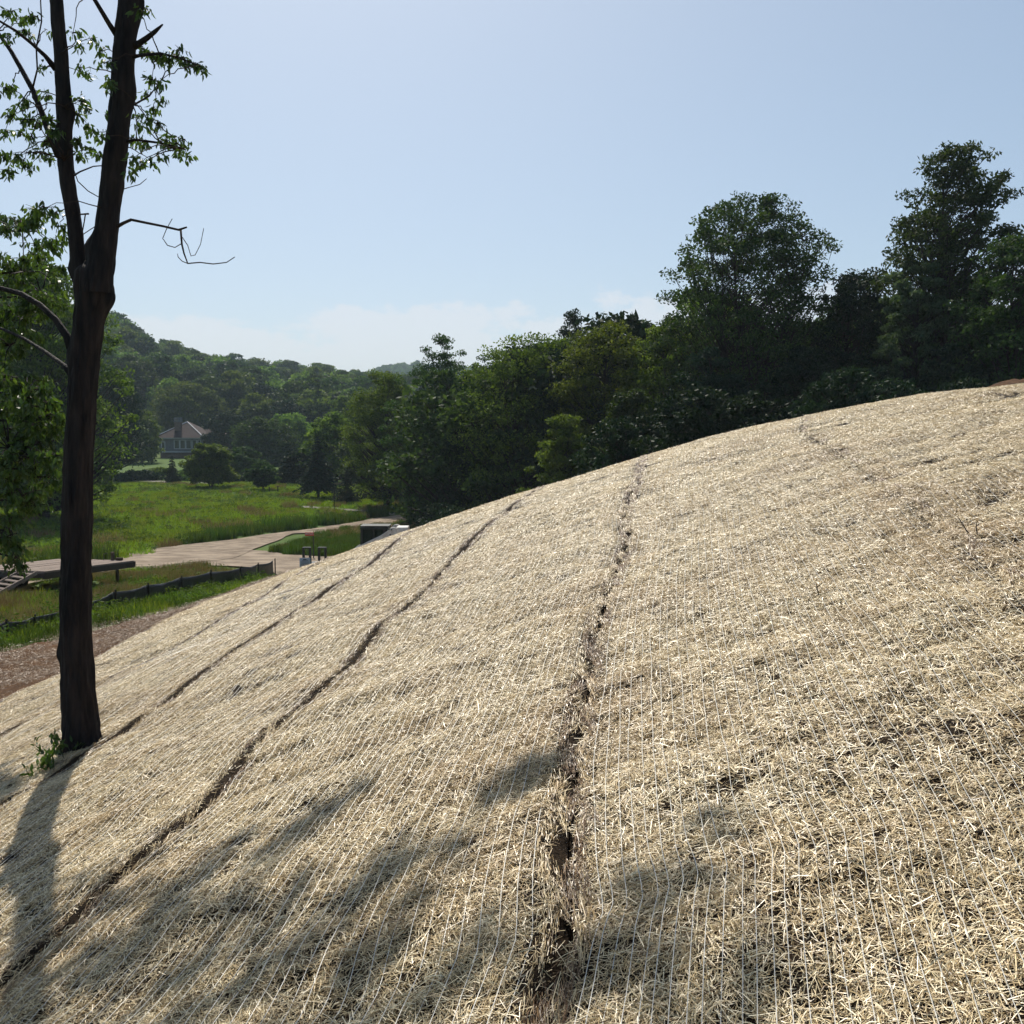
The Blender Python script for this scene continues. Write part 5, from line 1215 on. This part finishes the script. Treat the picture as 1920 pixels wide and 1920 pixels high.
me = bpy.data.meshes.new('roof'); me.from_pydata([(ex0, ey0, zr_), (ex1, ey0, zr_), (ex1, ey1, zr_), (ex0, ey1, zr_), tuple(rid0), tuple(rid1)], [], [(0, 1, 4), (1, 2, 5, 4), (2, 3, 5), (3, 0, 4, 5), (3, 2, 1, 0)])
ro = link('roof', me, M['roof'], HO)
mb = MB()
for a in ((ex1, ey0), (ex0, ey0)): mb.tube([Vector((a[0], a[1], zr_ + .03)), rid0 + Vector((0, 0, .03))], .09, 6)
mb.build('hip_cap', M['trim'], ro)
mb = MB(); c0 = hp(322.5, 800); c1 = hp(333.5, 783); mb.box(((c0.x + c1.x) / 2, HY_ + 1.6, (ze + c1.z) / 2), (c1.x - c0.x, .8, c1.z - ze)); ch = mb.build('chimney', M['brick'], ro)
mb = MB(); mb.box(((c0.x + c1.x) / 2, HY_ + 1.6, c1.z - .35), (c1.x - c0.x + .14, .95, .75)); mb.build('chimney_top', M['siding'], ch)
mb = MB(); mb.box(((c0.x + c1.x) / 2 - .12, HY_ + 1.6, c1.z - .4), (c1.x - c0.x - .35, .97, .6)); mb.build('flue_panel', M['glass'], ch)
# rear wing roof to the right
wx0, wx1 = xb - 1.5, xb + 2.6; mb = MB(); mb.box(((wx0 + wx1) / 2, HY_ + 6.6, (ze + zg) / 2), (wx1 - wx0, 5, ze - zg)); mb.build('wing_wall', M['siding'], HO)
r0 = Vector(((wx0 + wx1) / 2 - .8, HY_ + 6.6, hp(368, 804).z + .2)); me = bpy.data.meshes.new('wing_roof'); a, b, c, d = (wx0 - .5, HY_ + 3.7, zr_ + .02), (wx1 + .5, HY_ + 3.7, zr_ + .02), (wx1 + .5, HY_ + 9.6, zr_ + .02), (wx0 - .5, HY_ + 9.6, zr_ + .02)
me.from_pydata([a, b, c, d, tuple(r0), tuple(r0 + Vector((-1, 0, 0)))], [], [(0, 1, 4, 5), (1, 2, 4), (2, 3, 5, 4), (3, 0, 5), (3, 2, 1, 0)]); link('wing_roof', me, M['roof'], HO)
def window(px0, px1, py0, py1, face='front'):
    p0, p1 = hp(px0, py1), hp(px1, py0); y = HY_ - .03
    mb = MB(); w = p1.x - p0.x; hgt = p1.z - p0.z; cx, cz = (p0.x + p1.x) / 2, (p0.z + p1.z) / 2
    for s in (-1, 1): mb.box((cx + s * (w / 2 - .06), y, cz), (.12, .12, hgt))
    for s in (-1, 1): mb.box((cx, y - .004, cz + s * (hgt / 2 - .06)), (w - .24, .12, .12))
    fr = mb.build('window', M['trim'], HO); pm = MB(); pm.box((cx, y + .02, cz), (w - .2, .04, hgt - .2)); pm.build('pane', M['glass'], fr)
for a, b in ((326.5, 337), (337.5, 348), (348.5, 359), (360.5, 369), (371, 377)): window(a, b, 824.5, 842)
window(303, 310, 828, 842)
for yy in (1.2, 3.0):
    mb = MB(); mb.box((xb + .03, HY_ + yy, (ze + zf) / 2 + .1), (.1, 1.5, 1.6)); fr = mb.build('window', M['trim'], HO); pm = MB(); pm.box((xb + .07, HY_ + yy, (ze + zf) / 2 + .1), (.06, 1.25, 1.35)); pm.build('pane', M['glass'], fr)
# small brown outbuilding at the left
sY = 128.0; p0, p1 = at(70, 884, sY), at(124, 846, sY)
SH = thing('shed', (0, 0, 0), 'brown roofed outbuilding peeking out left of the forked trunk', 'shed')
zr0 = at(100, 878, sY).z; gz = hs(p0.x, sY) - .2
mb = MB(); mb.box(((p0.x + p1.x) / 2, sY + 2.5, (gz + zr0) / 2), (p1.x - p0.x, 4.6, zr0 - gz)); mb.build('wall', M['siding'], SH)
me = bpy.data.meshes.new('roof'); a0, a1 = p0.x - .3, p1.x + .3
me.from_pydata([(a0, sY - .2, zr0), (a1, sY - .2, zr0), (a1, sY + 2.5, p1.z), (a0, sY + 2.5, p1.z), (a0, sY + 5.2, zr0), (a1, sY + 5.2, zr0)], [], [(0, 1, 2, 3), (3, 2, 5, 4), (0, 3, 4), (1, 5, 2), (0, 4, 5, 1)]); rf = link('roof', me, M['roof'], SH)
mb = MB(); mb.box(((a0 + a1) / 2, sY + 2.5, p1.z + .05), (a1 - a0, .3, .1)); mb.build('ridge_cap', M['trim'], rf)
mb = MB(); mb.box(((a0 + a1) / 2, sY - .25, zr0 - .02), (a1 - a0, .12, .16)); mb.build('gutter', M['trim'], rf)
# thin poles in the meadow
for px, t_, b_, lab in [(627, 915, 957, 'thin pole in the grass beside the low broad spruce'), (521, 912, 926, 'short dark post on the lawn right of the small round tree'), (505, 913, 924, 'low thin stake on the lawn under the small round tree')]:
    gx_, gy_ = hit(px, b_, 200); z = hs(gx_, gy_); H_ = size(b_ - t_, gy_)
    mb = MB(); mb.tube([(gx_, gy_, z - .2), (gx_, gy_, z + H_)], .05 if px != 627 else .035, 6); mb.box((gx_, gy_, z + H_), (.12, .05, .05)); tag(mb.build('marker_post', M['stake']), lab, 'post', 'posts standing in the meadow')

# ------------------------------------------------------------------ summer haze in the air
HZ0 = float(GZ.min()) - 1.5; HZ0 = min(HZ0, float(FZ.min()) - 1.5); HZ1 = 84.0
mb = MB(); mb.box((0, 1450, (HZ0 + HZ1) / 2), (5400, 3640, HZ1 - HZ0)); hz = mb.build('haze', None); hz['kind'] = 'stuff'
mh, nh, oh = newmat('haze_air'); vol = nh.nodes.new('ShaderNodeVolumePrincipled'); vol.inputs['Color'].default_value = (.70, .86, 1.0, 1); vol.inputs['Density'].default_value = .0003; vol.inputs['Anisotropy'].default_value = .0
nh.links.new(vol.outputs['Volume'], oh.inputs['Volume']); hz.data.materials.append(mh)
